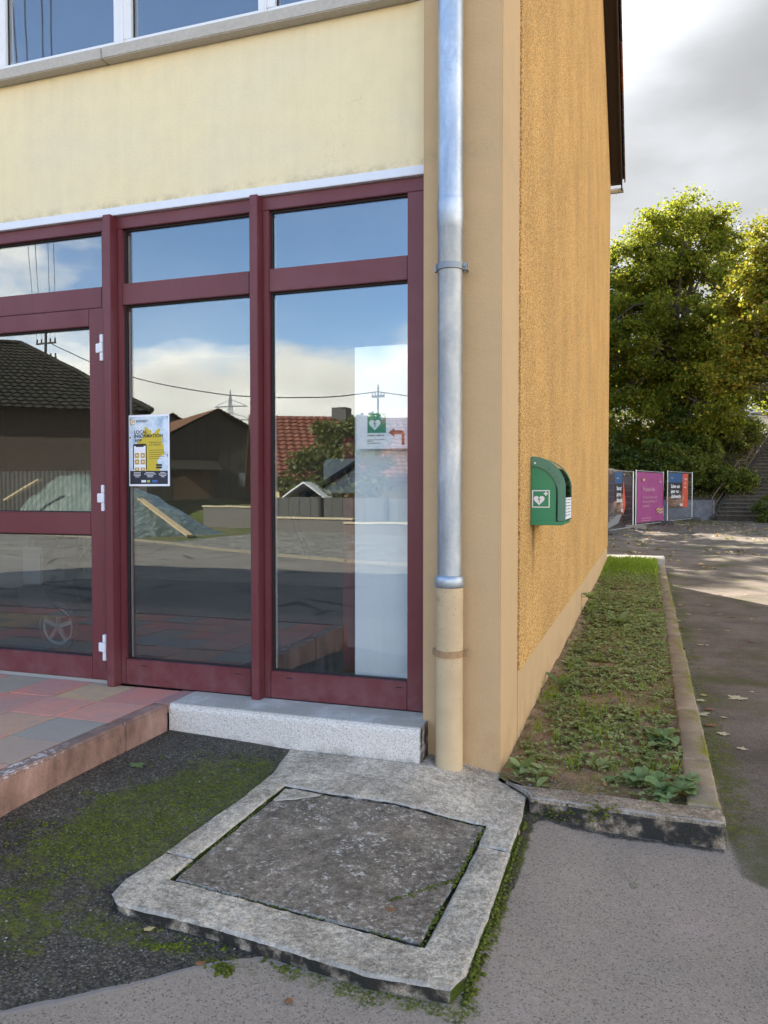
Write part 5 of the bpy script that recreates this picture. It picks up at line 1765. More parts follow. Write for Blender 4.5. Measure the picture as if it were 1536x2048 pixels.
def fence(A, B, label, base):
    A, B = Vector(A), Vector(B)
    d = (B - A); L = d.length; u = d.normalized()
    t = thing('construction_fence', label, 'fence', A, 'mobile site fence panels')
    z0, z1 = base + 0.12, base + 2.08
    fr = MB()
    fr.tube([A + Vector((0, 0, base + 0.02)), A + Vector((0, 0, z1 + 0.03))], 0.021, 8)
    fr.tube([B + Vector((0, 0, base + 0.02)), B + Vector((0, 0, z1 + 0.03))], 0.021, 8)
    fr.tube([A + Vector((0, 0, z1)), B + Vector((0, 0, z1))], 0.017, 8)
    fr.tube([A + Vector((0, 0, z0)), B + Vector((0, 0, z0))], 0.017, 8)
    fr.build('frame', M_steel, t, smooth=True)
    w = MB()
    n = int(L / 0.10)
    for i in range(1, n):
        p = A + d * (i / n)
        w.tube([p + Vector((0, 0, z0)), p + Vector((0, 0, z1))], 0.0010, 3, False)
    for i in range(1, 9):
        z = z0 + (z1 - z0) * i / 9
        w.tube([A + Vector((0, 0, z)), B + Vector((0, 0, z))], 0.0022, 3, False)
    w.build('wire_mesh', M_wire, t, kind='stuff')
    return A, u, L, z0, z1


FA = (-0.56, 22.1, 0); FB1 = (0.20, 25.5, 0)
FC = (0.29, 25.6, 0); FD1 = (1.27, 29.0, 0)
FE = (1.43, 28.9, 0); FG = (2.50, 32.2, 0)
f1 = fence(FA, FB1, 'nearest site fence panel, torn banner, half hidden by the house', -0.03)
f2 = fence(FC, FD1, 'middle site fence panel behind the purple banner', 0.02)
f3 = fence(FE, FG, 'farthest site fence panel in front of the retaining wall', 0.06)


def foot(x, y, ang, z, mt, label):
    c, s = math.cos(ang), math.sin(ang)
    t = thing('ballast_block', label, 'fence foot', (x, y, z), 'feet of the site fence')
    m = MB()
    prof = [(-0.36, 0), (-0.20, 0), (-0.17, 0.05), (-0.06, 0.05), (-0.03, 0), (0.03, 0), (0.06, 0.05), (0.17, 0.05), (0.20, 0), (0.36, 0), (0.36, 0.12), (0.30, 0.15), (-0.30, 0.15), (-0.36, 0.12)]
    m.prism(prof, (x - s * -0.11, y - c * 0.11, z), (c, s, 0), (0, 0, 1), (-s * 0.22, c * 0.22, 0))
    m.build('block', mt, t, bevel=0.01)
    return t


foot(-0.58, 22.0, 0.3, -0.035, M_feet, 'dark fence foot at the house corner')
foot(0.30, 25.45, 0.1, 0.0, M_feet2, 'pale concrete fence foot left of the purple banner')
foot(1.33, 28.85, -0.2, 0.045, M_feet, 'dark fence foot between the purple and the red-edged banner')
foot(2.52, 32.25, -0.25, 0.08, M_feet, 'dark fence foot before the retaining wall')


def bannermat(name, stops, extra=None):
    return None


M_ban_blue = plain('banner_blue', (0.025, 0.085, 0.20), 0.5, var=0.3, sc=4)
M_ban_dark = plain('banner_dark', (0.022, 0.020, 0.024), 0.5, var=0.2, sc=3)
M_ban_brown = plain('banner_brown', (0.085, 0.062, 0.048), 0.5, var=0.25, sc=3)
M_ban_red = plain('banner_red', (0.55, 0.085, 0.045), 0.5, var=0.12, sc=3)
M_ban_purple = plain('banner_purple', (0.30, 0.055, 0.19), 0.5, var=0.2, sc=3)
M_ban_swirl = plain('banner_copper', (0.55, 0.34, 0.24), 0.5, var=0.1)
M_ban_gold = plain('banner_gold', (0.60, 0.46, 0.16), 0.5)
M_ban_pink = plain('banner_pink', (0.52, 0.30, 0.36), 0.5)


def cloth(mt, name, par, A, u, a0, a1, z0, z1, seed, off=-0.03, amp=0.02):
    nrm = Vector((u.y, -u.x, 0))
    nu, nv = 18, 20
    vs, fs = [], []
    for j in range(nv + 1):
        for i in range(nu + 1):
            s = a0 + (a1 - a0) * i / nu; z = z0 + (z1 - z0) * j / nv
            w = (float(fbm(s * 4 + seed, z * 0.9, 3, seed)) - 0.5) * amp * 2
            p = A + u * s + nrm * (0.028 + w)
            vs.append((p.x, p.y, z))
    for j in range(nv):
        for i in range(nu):
            k = j * (nu + 1) + i
            fs.append((k, k + 1, k + nu + 2, k + nu + 1))
    return MB().add(vs, fs).build(name, mt, par, smooth=True)


def dark_banner(A, u, a0, a1, zt, label, texts, torn=False):
    A = Vector(A); nrm = Vector((u.y, -u.x, 0))
    t = thing('banner', label, 'banner', A + u * a0, 'banners tied to the site fence')
    W_ = a1 - a0
    zb = zt - 1.42
    rx = a0 + W_ * 0.70
    am = 0.012
    cloth(M_ban_blue, 'upper_cloth', t, A, u, a0, rx, zt - 0.38, zt, 3, amp=am)
    cloth(M_ban_dark, 'middle_cloth', t, A, u, a0, rx, zt - 0.95, zt - 0.38, 3, amp=am)
    cloth(M_ban_brown, 'lower_cloth', t, A, u, a0, rx, zb, zt - 0.95, 3, amp=am)
    if not torn:
        cloth(M_ban_red, 'red_strip', t, A, u, rx + 0.01, a1, zb + 0.02, zt, 3, amp=am)
    else:
        m = MB()
        q0 = A + u * rx + nrm * 0.05
        pts = [(0, -0.40), (0.06, -0.28), (0.18, -0.6), (0.34, -1.10), (0.05, -1.45), (0.0, -1.40)]
        m.prism([(a, b) for a, b in pts], q0 + Vector((0, 0, zt)), u, (0, 0, 1), nrm * 0.01)
        m.build('folded_red_corner', M_ban_red, t)
    Ot = lambda s, z: A + u * s + nrm * 0.062 + Vector((0, 0, z))
    m = MB()
    for k, s in enumerate(texts):
        mtext(MB(), s, 0.20, Ot(a0 + 0.07 * W_, zt - 0.60 - 0.20 * k), u, (0, 0, 1), 0.004, sx=W_ * 0.60 / max(0.4, 0.115 * len(s))).build('banner_text', M_whiteprint, t)
    mtext(MB(), 'eon', 0.22, Ot(a0 + W_ * 0.52, zt - 1.34), u, (0, 0, 1), 0.004, sx=W_ * 0.5).build('banner_logo', M_whiteprint, t)
    mtext(MB(), 'gemeinsam', 0.07, Ot(a0 + W_ * 0.08, zt - 0.22), u, (0, 0, 1), 0.0, sx=0.9).build('banner_text', M_whiteprint, t)
    sw_ = MB()
    for k in range(4):
        r1 = (0.23 + 0.07 * k) * W_
        pts = []
        for a in np.linspace(-3.0, 0.9 - 0.15 * k, 18):
            pts.append(Ot(a0 + W_ * 0.30 + r1 * math.cos(a), zt - 0.93 + (0.16 + 0.05 * k) * math.sin(a) * 1.2 + 0.10 * max(0, a) ** 2) - nrm * 0.01)
        sw_.tube(pts, 0.011, 4)
    sw_.build('copper_swirl', M_ban_swirl, t)
    if not torn:
        rt = MB()
        for k, w in enumerate((.16, .09, .2)):
            z = zt - 0.26 - k * 0.17
            mtext(rt, ('Strom', 'und', 'Gas')[k], 0.11, Ot(rx + 0.05 * W_, z), u, (0, 0, 1), 0.001, sx=W_ * 0.55)
        rt.build('strip_text', M_whiteprint, t)


A1, u1, L1, _, zt1 = f1
dark_banner(A1 + u1 * 0.9, u1, 0.0, 1.35, zt1 - 0.05, 'dark banner with folded orange-red corner on the nearest fence panel', ('Sicher und', 'jetzt gut', 'daheim'), True)
A3, u3, L3, _, zt3 = f3
dark_banner(A3, u3, 0.05, 2.75, zt3 - 0.05, 'dark banner with copper swirl and red right strip on the farthest panel', ('Sicher und', 'jetzt gut', 'daheim'))
A2, u2, L2, zb2, zt2 = f2
nr2 = Vector((u2.y, -u2.x, 0))
pb = thing('banner', 'purple banner covering the whole middle fence panel', 'banner', A2, 'banners tied to the site fence')
cloth(M_ban_purple, 'cloth', pb, A2, u2, 0.05, L2 - 0.05, zb2 + 0.08, zt2 - 0.04, 5, amp=0.03)
Ot = lambda s, z: A2 + u2 * s + nr2 * 0.075 + Vector((0, 0, z))
mtext(MB(), 'Wir bewegen Energie.', 0.22, Ot(0.55, 1.36), u2, (0, 0, 1), 0.004, sx=0.80).build('banner_text', M_ban_pink, pb)
mtext(MB(), 'Wir modernisieren unsere', 0.12, Ot(0.55, 1.10), u2, (0, 0, 1), 0.001, sx=1.45).build('banner_text', M_ban_pink, pb)
mtext(MB(), 'Stromnetze zuverlässig und', 0.12, Ot(0.55, 0.94), u2, (0, 0, 1), 0.001, sx=1.35).build('banner_text', M_ban_pink, pb)
mtext(MB(), 'umweltfreundlich.', 0.12, Ot(0.55, 0.78), u2, (0, 0, 1), 0.001, sx=1.0).build('banner_text', M_ban_pink, pb)
mtext(MB(), 'energie-saar', 0.10, Ot(2.6, 1.70), u2, (0, 0, 1), 0.003, sx=1.0).build('banner_text', M_ban_pink, pb)
m = MB()
mtext(m, 'saar', 0.16, Ot(0.55, 1.74), u2, (0, 0, 1), 0.008, sx=1.1)
for s, z, w in ((2.35, 0.62, .45), (2.75, 0.60, .5), (2.45, 0.52, .3), (2.75, 0.49, .45)):
    p0 = Ot(s, z)
    m.flat([(0, 0), (w, 0.05), (w, 0.10), (0, 0.05)], p0, u2, (0, 0, 1))
m.build('banner_accent', M_ban_gold, pb)
m = MB()
for s, z, w in ((0.4, 0.36, 1.3), (0.4, 0.27, 1.2)):
    m.flat([(0, 0), (w, 0), (w, 0.02), (0, 0.02)], Ot(s, z), u2, (0, 0, 1))
m.build('banner_small_print', M_ban_pink, pb)

# brown covered heap with grey sheet behind the first panel
heap = thing('covered_heap', 'rounded heap under a brown tarpaulin with black straps behind the fence', 'heap', (-1.6, 27.6, 0))
vs, fs = [], []
nu, nv = 40, 16
for j in range(nv + 1):
    for i in range(nu):
        a = 2 * math.pi * i / nu; b = math.pi / 2 * j / nv
        rx, ry, rz = 2.35, 1.5, 2.28
        w = 1 + 0.05 * (float(fbm(a * 3, b * 4, 3, 12)) - 0.5) * 2
        vs.append((-1.55 + rx * math.cos(a) * math.cos(b) ** 0.6 * w, 27.9 + ry * math.sin(a) * math.cos(b) ** 0.6 * w, rz * math.sin(b) * w - 0.03))
for j in range(nv):
    for i in range(nu):
        fs.append((j * nu + i, j * nu + (i + 1) % nu, (j + 1) * nu + (i + 1) % nu, (j + 1) * nu + i))
M_btarp = plain('brown_tarpaulin', (0.055, 0.032, 0.024), 0.5, var=0.5, sc=3, bump=0.5, bsc=5)
MB().add(vs, fs).build('tarpaulin', M_btarp, heap, smooth=True)
stp = MB()
for dx_ in (-0.5, 0.75, 1.4):
    pts = []
    for b in np.linspace(0.1, math.pi - 0.1, 20):
        k = max(0.1, 1 - (dx_ / 2.35) ** 2) ** 0.5
        pts.append((-1.55 + dx_, 27.9 - 1.53 * k * math.cos(b) * 1.02, 2.31 * k ** 0.6 * math.sin(b)))
    stp.tube(pts, 0.03, 5)
stp.build('strap', M_rub, heap)
gs = thing('grey_sheet', 'grey plastic sheet with dark lettering hung low behind the nearest fence panel', 'sheet', (-0.3, 24.6, 0.1))
m = MB()
sp_ = [(-0.62, 24.7, 0.12), (0.0, 25.0, 0.95), (0.05, 25.1, 0.85), (-0.18, 25.0, 0.30), (-0.48, 24.75, 0.02)]
m.add([(-0.75, 23.6, 0.95), (-0.08, 24.9, 0.95), (-0.12, 24.9, 0.75), (-0.30, 24.5, 0.25), (-0.75, 23.6, 0.02)], [(0, 1, 2, 3, 4)])
m.v += [(a + 0.03, b - 0.01, c) for a, b, c in m.v[:5]]
m.f += [(9, 8, 7, 6, 5)] + [(i, (i + 1) % 5, 5 + (i + 1) % 5, 5 + i) for i in range(5)]
m.build('plastic', plain('grey_plastic', (0.20, 0.21, 0.23), 0.45), gs)
m = mtext(MB(), 'NEYRON', 0.28, (-0.655, 23.72, 0.22), Vector((0.42, 0.82, 0.40)).normalized(), Vector((-0.15, -0.30, 0.94)).normalized(), 0.008, sx=0.9)
m.build('sheet_text', M_black, gs)

# ================================================================== RETAINING WALL, STEPS, RAILING
M_wallc = oldconcrete('blue_grey_concrete', (0.21, 0.22, 0.235), (0.13, 0.135, 0.145), 0.3, False)
rw = thing('retaining_wall', 'low grey concrete retaining wall with dark coping left of the steps', 'wall', (0, 33.4, 0))
MB().prism([(-8, 33.3), (3.48, 33.15), (3.48, 33.45), (-8, 33.6)], (0, 0, -0.1), (1, 0, 0), (0, 1, 0), (0, 0, 1.08)).build('wall_body', M_wallc, rw, bevel=0.01)
MB().prism([(-8, 33.26), (3.52, 33.11), (3.52, 33.49), (-8, 33.64)], (0, 0, 0.982), (1, 0, 0), (0, 1, 0), (0, 0, 0.09)).build('coping', plain('dark_coping', (0.045, 0.038, 0.03), 0.9, var=0.4, bump=0.4), rw, bevel=0.012)
st = thing('garden_steps', 'long flight of dark mossy concrete steps climbing the wooded bank', 'steps', (3.6, 33.0, 0))
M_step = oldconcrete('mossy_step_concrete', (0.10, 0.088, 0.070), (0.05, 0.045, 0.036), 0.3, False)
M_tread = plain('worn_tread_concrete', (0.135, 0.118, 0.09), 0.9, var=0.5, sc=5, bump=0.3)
dS = Vector((0.405, 0.914, 0)); wS = Vector((0.965, -0.262, 0))
rise, run = 0.168, 0.305
A0 = Vector((3.53, 32.95, 0.11))
for k in range(22):
    e = A0 + dS * (run * k + (0.9 if k > 10 else 0)) + Vector((0, 0, rise * k))
    dep = run + 0.10 + (0.9 if k == 10 else 0)
    m = MB()
    vs = []
    for z in (-0.12, rise):
        for a, b in ((0, 0), (3.2, 0), (3.2, dep), (0, dep)):
            p = e + wS * a + dS * b
            vs.append((p.x, p.y, p.z + z + random.uniform(-.006, .006)))
    m.add(vs, [(0, 3, 2, 1), (4, 5, 6, 7), (0, 1, 5, 4), (1, 2, 6, 5), (2, 3, 7, 6), (3, 0, 4, 7)])
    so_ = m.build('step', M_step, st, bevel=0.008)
    m = MB(); vs = []
    for z in (rise + 0.002, rise + 0.045):
        for a, b in ((-0.02, -0.05), (3.2, -0.05), (3.2, dep - 0.02), (-0.02, dep - 0.02)):
            p = e + wS * a + dS * b
            vs.append((p.x, p.y, p.z + z + random.uniform(-.008, .008)))
    m.add(vs, [(0, 3, 2, 1), (4, 5, 6, 7), (0, 1, 5, 4), (1, 2, 6, 5), (2, 3, 7, 6), (3, 0, 4, 7)])
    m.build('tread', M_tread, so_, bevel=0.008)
m = MB()
for s0, s1, z0, z1 in ((0, 3.35, 0.0, 1.85), (3.35, 4.25, 1.85, 1.90), (4.25, 7.6, 1.90, 3.7)):
    p, q_ = A0 + dS * s0 - wS * 0.12, A0 + dS * s1 - wS * 0.12
    m.beam((p.x, p.y, z0 + 0.08), (q_.x, q_.y, z1 + 0.08), 0.2, 0.32)
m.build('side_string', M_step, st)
rl = thing('handrail', 'rusty steel handrail with two bars on the left of the steps', 'railing', (3.5, 33.0, 0))
M_rust = plain('rusty_steel', (0.12, 0.085, 0.065), 0.7, 0.2, var=0.35, sc=12)
for hgt, nm in ((0.98, 'top_rail'), (0.52, 'lower_rail')):
    pts = []
    for s, z in ((0.0, 0.12), (3.3, 1.80), (4.3, 1.86), (8.2, 4.0)):
        p = A0 + dS * s - wS * 0.16
        pts.append((p.x, p.y, z + hgt))
    if hgt > 0.9:
        p = A0 + dS * -0.12 - wS * 0.16
        pts = [(p.x, p.y, 0.95), *pts]
    MB().tube(pts, 0.021, 8).build(nm, M_rust, rl, smooth=True)
for s, z in ((0.0, 0.1), (1.6, 0.9), (3.3, 1.75), (4.3, 1.8), (6.2, 2.9)):
    p = A0 + dS * s - wS * 0.16
    MB().tube([(p.x, p.y, z - 0.1), (p.x, p.y, z + 0.99)], 0.02, 6).build('rail_post', M_rust, rl)
tag(MB().tube([(7.35, 43.0, 4.1), (7.35, 43.0, 5.6)], 0.05, 8).build('marker_post', M_steel), 'pale metal post at the top of the bank', 'post')

# ================================================================== TREES
def crown(lobes, ncl, per, csig, size, up=0.4, asp=0.7, shell=0.5):
    """leaves gathered in many small clumps set over the lobes, with gaps between the clumps"""
    wts = np.array([l[1][0] * l[1][1] * l[1][2] for l in lobes]) ** 0.7
    wts /= wts.sum()
    nsub = max(16, int(ncl / 4.6))
    li = rng.choice(len(lobes), nsub, p=wts)
    d = rng.normal(size=(nsub, 3)); d[:, 2] += 0.25; d /= np.linalg.norm(d, axis=1)[:, None]
    k = (shell + (1.0 - shell) * rng.random(nsub) ** 0.5)[:, None]
    ctr = np.array([lobes[i][0] for i in li]); rad = np.array([lobes[i][1] for i in li])
    S0 = ctr + d * rad * k
    rs0 = csig * rng.uniform(1.0, 2.5, nsub)
    nl = ncl * per // nsub
    cid = np.repeat(np.arange(nsub), nl)
    dd = rng.normal(size=(nsub * nl, 3)); dd[:, 2] += 0.35; dd /= np.linalg.norm(dd, axis=1)[:, None]
    kk = rng.random(nsub * nl) ** 0.45 * (1 + 0.35 * rng.normal(size=nsub * nl) * (rng.random(nsub * nl) < 0.3))
    # each clump is a handful of twigs: pull the leaves towards a few spokes
    sp = rng.normal(size=(nsub, 9, 3)); sp[:, :, 2] += 0.2; sp /= np.linalg.norm(sp, axis=2)[:, :, None]
    pick = sp[cid, rng.integers(0, 9, nsub * nl)]
    dd = dd * 0.55 + pick * 0.75
    L = S0[cid] + dd * (rs0[cid] * kk)[:, None] * np.array([1.25, 1.25, 0.8])
    return S0, leaf_mesh(L, size, up, asp)


def tree(name, label, base, h_trunk, r_trunk, lobes, ncl, per, csig, size, mt, group=None, cat='tree', limbs=26, lean=(0, 0), shell=0.5):
    t = thing(name, label, cat, base, group)
    base = Vector(base)
    C, (v, f) = crown(lobes, ncl, per, csig, size, shell=shell)
    arr_mesh('crown', v, f, mt, t, origin=tuple(base))
    tr = MB()
    top = base + Vector((lean[0], lean[1], h_trunk))
    mid = (base + top) / 2 + Vector((random.uniform(-.15, .15), random.uniform(-.15, .15), 0))
    tr.tube([base - Vector((0, 0, 0.3)), base + Vector((0, 0, 0.3)), mid, top], [r_trunk * 1.35, r_trunk, r_trunk * 0.8, r_trunk * 0.62], 10)
    zt = max(c[0][2] + c[1][2] for c in lobes)
    lead = [top, top + Vector((random.uniform(-.3, .3), random.uniform(-.3, .3), (zt - top.z) * 0.5)), Vector((top.x + 0.3, top.y, top.z + (zt - top.z) * 0.72))]
    tr.tube(lead, [r_trunk * 0.6, r_trunk * 0.32, 0.02], 7)
    pick = rng.choice(len(C), min(limbs, len(C)), replace=False)
    for i in pick:
        e = Vector(C[i])
        s = top.lerp(lead[1], random.random()) if e.z > top.z else base.lerp(top, random.uniform(0.6, 1.0))
        mm = s.lerp(e, 0.5) + Vector((0, 0, 0.12 * (e - s).length))
        r1 = r_trunk * random.uniform(0.18, 0.4)
        tr.tube([s, mm, e], [r1, r1 * 0.55, 0.012], 6, False)
        for _ in range(3):
            j = int(np.argmin(np.linalg.norm(C - np.array(mm.lerp(e, random.random())) - rng.normal(size=3) * 0.8, axis=1)))
            e2 = Vector(C[j])
            s2 = mm.lerp(e, random.uniform(0.1, 0.8))
            tr.tube([s2, (s2 + e2) / 2 + Vector((0, 0, .1)), e2], [r1 * .4, r1 * .25, 0.008], 5, False)
    tr.build('trunk', M_bark, t, smooth=True)
    return t


gz = lambda x, y: float(zground(x, y))
# big maple in the middle of the gap
tree('maple_tree', 'tall maple turning yellow at the top, rising behind the fence', (2.0, 38.5, gz(2.0, 38.5)), 3.6, 0.30,
     [((1.9, 38.5, 9.3), (4.3, 3.6, 3.6)), ((-0.6, 38.2, 8.3), (2.8, 2.8, 3.0)), ((4.0, 38.6, 8.2), (2.2, 2.4, 3.0)), ((0.3, 38.3, 12.6), (2.2, 2.2, 2.1)), ((2.0, 38.5, 13.7), (2.5, 2.3, 2.3)), ((3.6, 38.6, 12.5), (1.9, 2.0, 2.2)), ((1.5, 37.6, 5.4), (4.2, 2.6, 2.0))],
     2500, 44, 0.34, 0.17, M_leaf_green, limbs=60)
tree('autumn_maple', 'maple with orange and yellow leaves cut off by the right picture edge', (7.0, 31.5, gz(7.0, 31.5)), 3.6, 0.24,
     [((5.9, 31.4, 8.6), (2.2, 2.2, 3.2)), ((4.4, 31.2, 6.7), (1.2, 1.4, 1.2)), ((5.4, 31.3, 10.9), (1.3, 1.4, 1.5)), ((3.9, 31.2, 6.0), (0.75, 0.9, 0.65)), ((7.2, 31.4, 9.5), (2.4, 2.2, 3.0)), ((4.5, 31.1, 8.6), (1.0, 1.1, 1.1))],
     1000, 44, 0.27, 0.165, M_leaf_warm, limbs=30)
tree('dark_tree', 'dense dark green tree behind the fence next to the house corner', (-1.8, 41.5, gz(-1.8, 41.5)), 2.6, 0.25,
     [((-1.8, 41.5, 9.6), (3.6, 2.8, 4.4)), ((0.6, 41.2, 6.2), (3.0, 2.4, 2.6)), ((-4.5, 41.5, 7.0), (3.2, 2.6, 3.2)), ((-3.0, 38.0, 7.6), (3.0, 1.8, 2.6)), ((0.2, 40.2, 9.4), (2.0, 1.8, 2.2)), ((-4.6, 41.0, 11.6), (3.2, 2.4, 3.4)), ((-2.6, 40.6, 12.6), (2.2, 2.0, 2.4))],
     1150, 44, 0.4, 0.18, M_leaf_dark, limbs=16)
for (x, y, hh, lab) in ((-10.1, 28.2, 16.0, 'tall tree farthest left behind the house, shading the yard'), (-5.7, 28.9, 16.0, 'tall tree behind the house left of the dark tree'), (-14.4, 28.6, 15.9, 'tall tree beyond the left end of the yard behind the house')):
    tree('yard_tree', lab, (x, y, gz(x, y)), 4.0, 0.28, [((x, y, hh * .6), (3.2, 2.6, hh * .36)), ((x - 1.3, y, hh * .45), (2.6, 2.2, hh * .25)), ((x + 1.5, y, hh * .48), (2.5, 2.2, hh * .25)), ((x, y, hh * .2), (3.0, 1.8, hh * .2))], 760, 36, 0.4, 0.2, M_leaf_green, 'trees behind the house', limbs=14)
tree('slope_tree', 'dark leafy tree on the bank behind the steps', (5.6, 43.5, gz(5.6, 43.5)), 3.0, 0.2,
     [((5.4, 43.5, 9.0), (3.0, 2.6, 2.9)), ((3.6, 42.5, 7.2), (2.6, 2.0, 2.0)), ((8.0, 44, 8.4), (3.2, 2.4, 3.0))],
     560, 44, 0.4, 0.17, M_leaf_green, limbs=20)
for (x, y, r_, h, mt, lab) in (
        (-1.2, 35.6, 1.7, 2.6, M_leaf_dark, 'dark shrub behind the brown heap'),
        (0.7, 35.2, 1.5, 2.7, M_leaf_dark, 'dark shrub above the wall behind the purple banner'),
        (2.3, 35.0, 1.25, 2.2, M_leaf_shrub, 'leafy shrub above the wall behind the far banner'),
        (4.35, 34.9, 0.85, 1.15, M_leaf_shrub, 'low shrub hanging over the handrail of the steps'),
        (3.3, 36.2, 1.2, 2.1, M_leaf_shrub, 'shrub left of the handrail on the bank'),
        (1.6, 37.0, 1.9, 3.6, M_leaf_dark, 'tall dark shrub under the big maple'),
        (4.6, 38.6, 1.35, 1.7, M_leaf_shrub, 'yellow-green shrub at the top left of the steps'),
        (3.9, 40.2, 1.8, 3.0, M_leaf_dark, 'dark shrub behind the steps'),
        (-4.0, 36.5, 2.2, 3.2, M_leaf_dark, 'dark shrub farthest left behind the fence')):
    z0 = gz(x, y)
    tree('shrub', lab, (x, y, z0), 0.5, 0.05,
         [((x, y, z0 + h * 0.5), (r_, r_ * 0.8, h * 0.52)), ((x + r_ * 0.4, y - 0.3, z0 + h * 0.35), (r_ * 0.7, r_ * 0.6, h * 0.4)), ((x - r_ * 0.4, y - 0.3, z0 + h * 0.3), (r_ * 0.7, r_ * 0.6, h * 0.35))],
         150, 40, 0.2, 0.13, mt, 'shrubs on the wooded bank', 'shrub', limbs=10)
tree('shrub', 'small bluish shrub at the foot of the steps by the picture edge', (5.3, 31.6, gz(5.3, 31.6)), 0.3, 0.03, [((5.35, 31.6, 0.5), (0.5, 0.6, 0.6))], 60, 36, 0.12, 0.11, M_leaf_dark, None, 'shrub', limbs=8)
# woodland mass behind
lob = [((x, 56 + random.uniform(-3, 3), 6.5 + random.uniform(-1, 1)), (5, 3, 4.2)) for x in range(-22, 34, 5)]
_, (v, f) = crown(lob, 1500, 30, 0.7, 0.36)
w_ = arr_mesh('woodland', v, f, M_leaf_dark, kind='stuff'); w_['label'] = 'dark wood closing the view behind the bank'
# leaf litter on the bank
n = 2600
lx = rng.uniform(-2, 9, n); ly = rng.uniform(33.7, 42, n)
v, f = leaf_mesh(np.stack([lx, ly, zground(lx, ly) + 0.03], 1), 0.13, 1.5, 0.8)
b_ = arr_mesh('bank_litter', v, f, M_litter_brown, kind='stuff'); b_['label'] = 'brown leaves lying on the bank beside the steps'
n = 5200
lx = rng.uniform(-2, 9, n); ly = rng.uniform(33.7, 42, n)
v, f = leaf_mesh(np.stack([lx, ly, zground(lx, ly) + 0.05], 1), 0.16, 1.0, 0.6)
b_ = arr_mesh('ivy_cover', v, f, M_leaf_shrub, kind='stuff'); b_['label'] = 'green ivy and herbs covering the bank'

# ================================================================== VILLAGE SIDE (seen in the window panes)
# kerb, verge, gravel
M_vkerb = plain('dusty_kerb', (0.24, 0.21, 0.16), 0.9, var=0.25, sc=3)
kx = np.arange(-30, 9, 1.0)
vk = thing('village_kerb', 'pale kerb stones along the far side of the village road', 'kerb', (-10, -13, -0.05))
for a in kx:
    p, q_ = Vector((a, float(kerb_y(a)), 0)), Vector((a + 0.985, float(kerb_y(a + 0.985)), 0))
    MB().beam((p.x, p.y, -0.06), (q_.x, q_.y, -0.06), 0.11, 0.15).build('kerb_stone', M_vkerb, vk)


def strip(name, x0, x1, off0, off1, z, mt, label, n=40):
    xs = np.linspace(x0, x1, n)
    vs, fs = [], []
    for x in xs:
        k = float(kerb_y(x))
        vs.append((x, k - off0, z)); vs.append((x, k - off1, z + 0.02))
    for i in range(n - 1):
        fs.append((2 * i, 2 * i + 2, 2 * i + 3, 2 * i + 1))
    o = MB().add(vs, fs).build(name, mt, None, kind='structure')
    o['label'] = label


t = T('gravel')
d_, c_ = t.vor(9)
s_c = t.node('ShaderNodeSeparateColor'); t.l.new(c_, s_c.inputs[0])
M_gravel = t.fin(t.vary(t.ramp(s_c.outputs[0], [(0, (0.09, 0.085, 0.07)), (0.5, (0.19, 0.175, 0.14)), (1, (0.30, 0.28, 0.23))]), t.noise(0.8, 5), 0.3), 0.95, t.bump(d_, 0.6, 0.05))
t = T('verge_grass')
M_verge = t.fin(t.vary(t.mix(t.sm(t.noise(1.4, 5), 0.4, 0.65), (0.085, 0.11, 0.02), (0.17, 0.14, 0.055)), t.noise(14, 4), 0.3), 0.95, t.bump(t.noise(30, 4), 0.8, 0.05))
strip('gravel_lot', -11.5, 20, 0.14, 40, -0.005, M_gravel, 'gravel yard across the village road')
strip('grass_verge', -60, -11.5, 0.14, 40, 0.0, M_verge, 'rough grass verge across the village road')


def pantiles(A, B, C, D, nrow, ncol, amp, name, mt, par):
    """roof slope A(eave left) B(eave right) C(ridge right) D(ridge left) with stepped courses and rolls"""
    A, B, C, D = map(Vector, (A, B, C, D))
    nrm = (B - A).cross(D - A).normalized()
    if nrm.z < 0: nrm = -nrm
    sub = 4
    vs, fs = [], []
    w = ncol * sub + 1
    for r_ in range(nrow):
        for tt, lift in ((r_ / nrow, amp * 1.0), ((r_ + 1) / nrow, 0.0)):
            L, Rr = A.lerp(D, tt), B.lerp(C, tt)
            for i in range(w):
                p = L.lerp(Rr, i / (w - 1)) + nrm * (lift + amp * 0.55 * math.sin(2 * math.pi * i / sub))
                vs.append(tuple(p))
        b = r_ * 2 * w
        for i in range(w - 1):
            fs.append((b + i, b + i + 1, b + w + i + 1, b + w + i))
            if r_ < nrow - 1:
                fs.append((b + w + i, b + w + i + 1, b + 2 * w + i + 1, b + 2 * w + i))
    return MB().add(vs, fs).build(name, mt, par, kind='stuff')


# hip roofed dark barn
def brick():
    t = T('brown_brick')
    b = t.node('ShaderNodeTexBrick')
    mp = t.node('ShaderNodeMapping'); t.l.new(t.P, mp.inputs[0]); mp.inputs['Rotation'].default_value = (R(90), 0, 0)
    cb = t.node('ShaderNodeCombineXYZ'); sp = t.node('ShaderNodeSeparateXYZ'); t.l.new(t.P, sp.inputs[0])
    t.l.new(t.math('SUBTRACT', t.math('MULTIPLY', sp.outputs[0], 0.79), t.math('MULTIPLY', sp.outputs[1], 0.61)), cb.inputs[0]); t.l.new(sp.outputs[2], cb.inputs[1])
    t.l.new(cb.outputs[0], b.inputs['Vector'])
    b.inputs['Color1'].default_value = (0.115, 0.085, 0.062, 1); b.inputs['Color2'].default_value = (0.085, 0.062, 0.046, 1); b.inputs['Mortar'].default_value = (0.05, 0.044, 0.037, 1)
    b.inputs['Scale'].default_value = 2.2; b.inputs['Mortar Size'].default_value = 0.03
    return t.fin(b.outputs['Color'], 0.95, t.bump(b.outputs['Fac'], -0.5, 0.01))


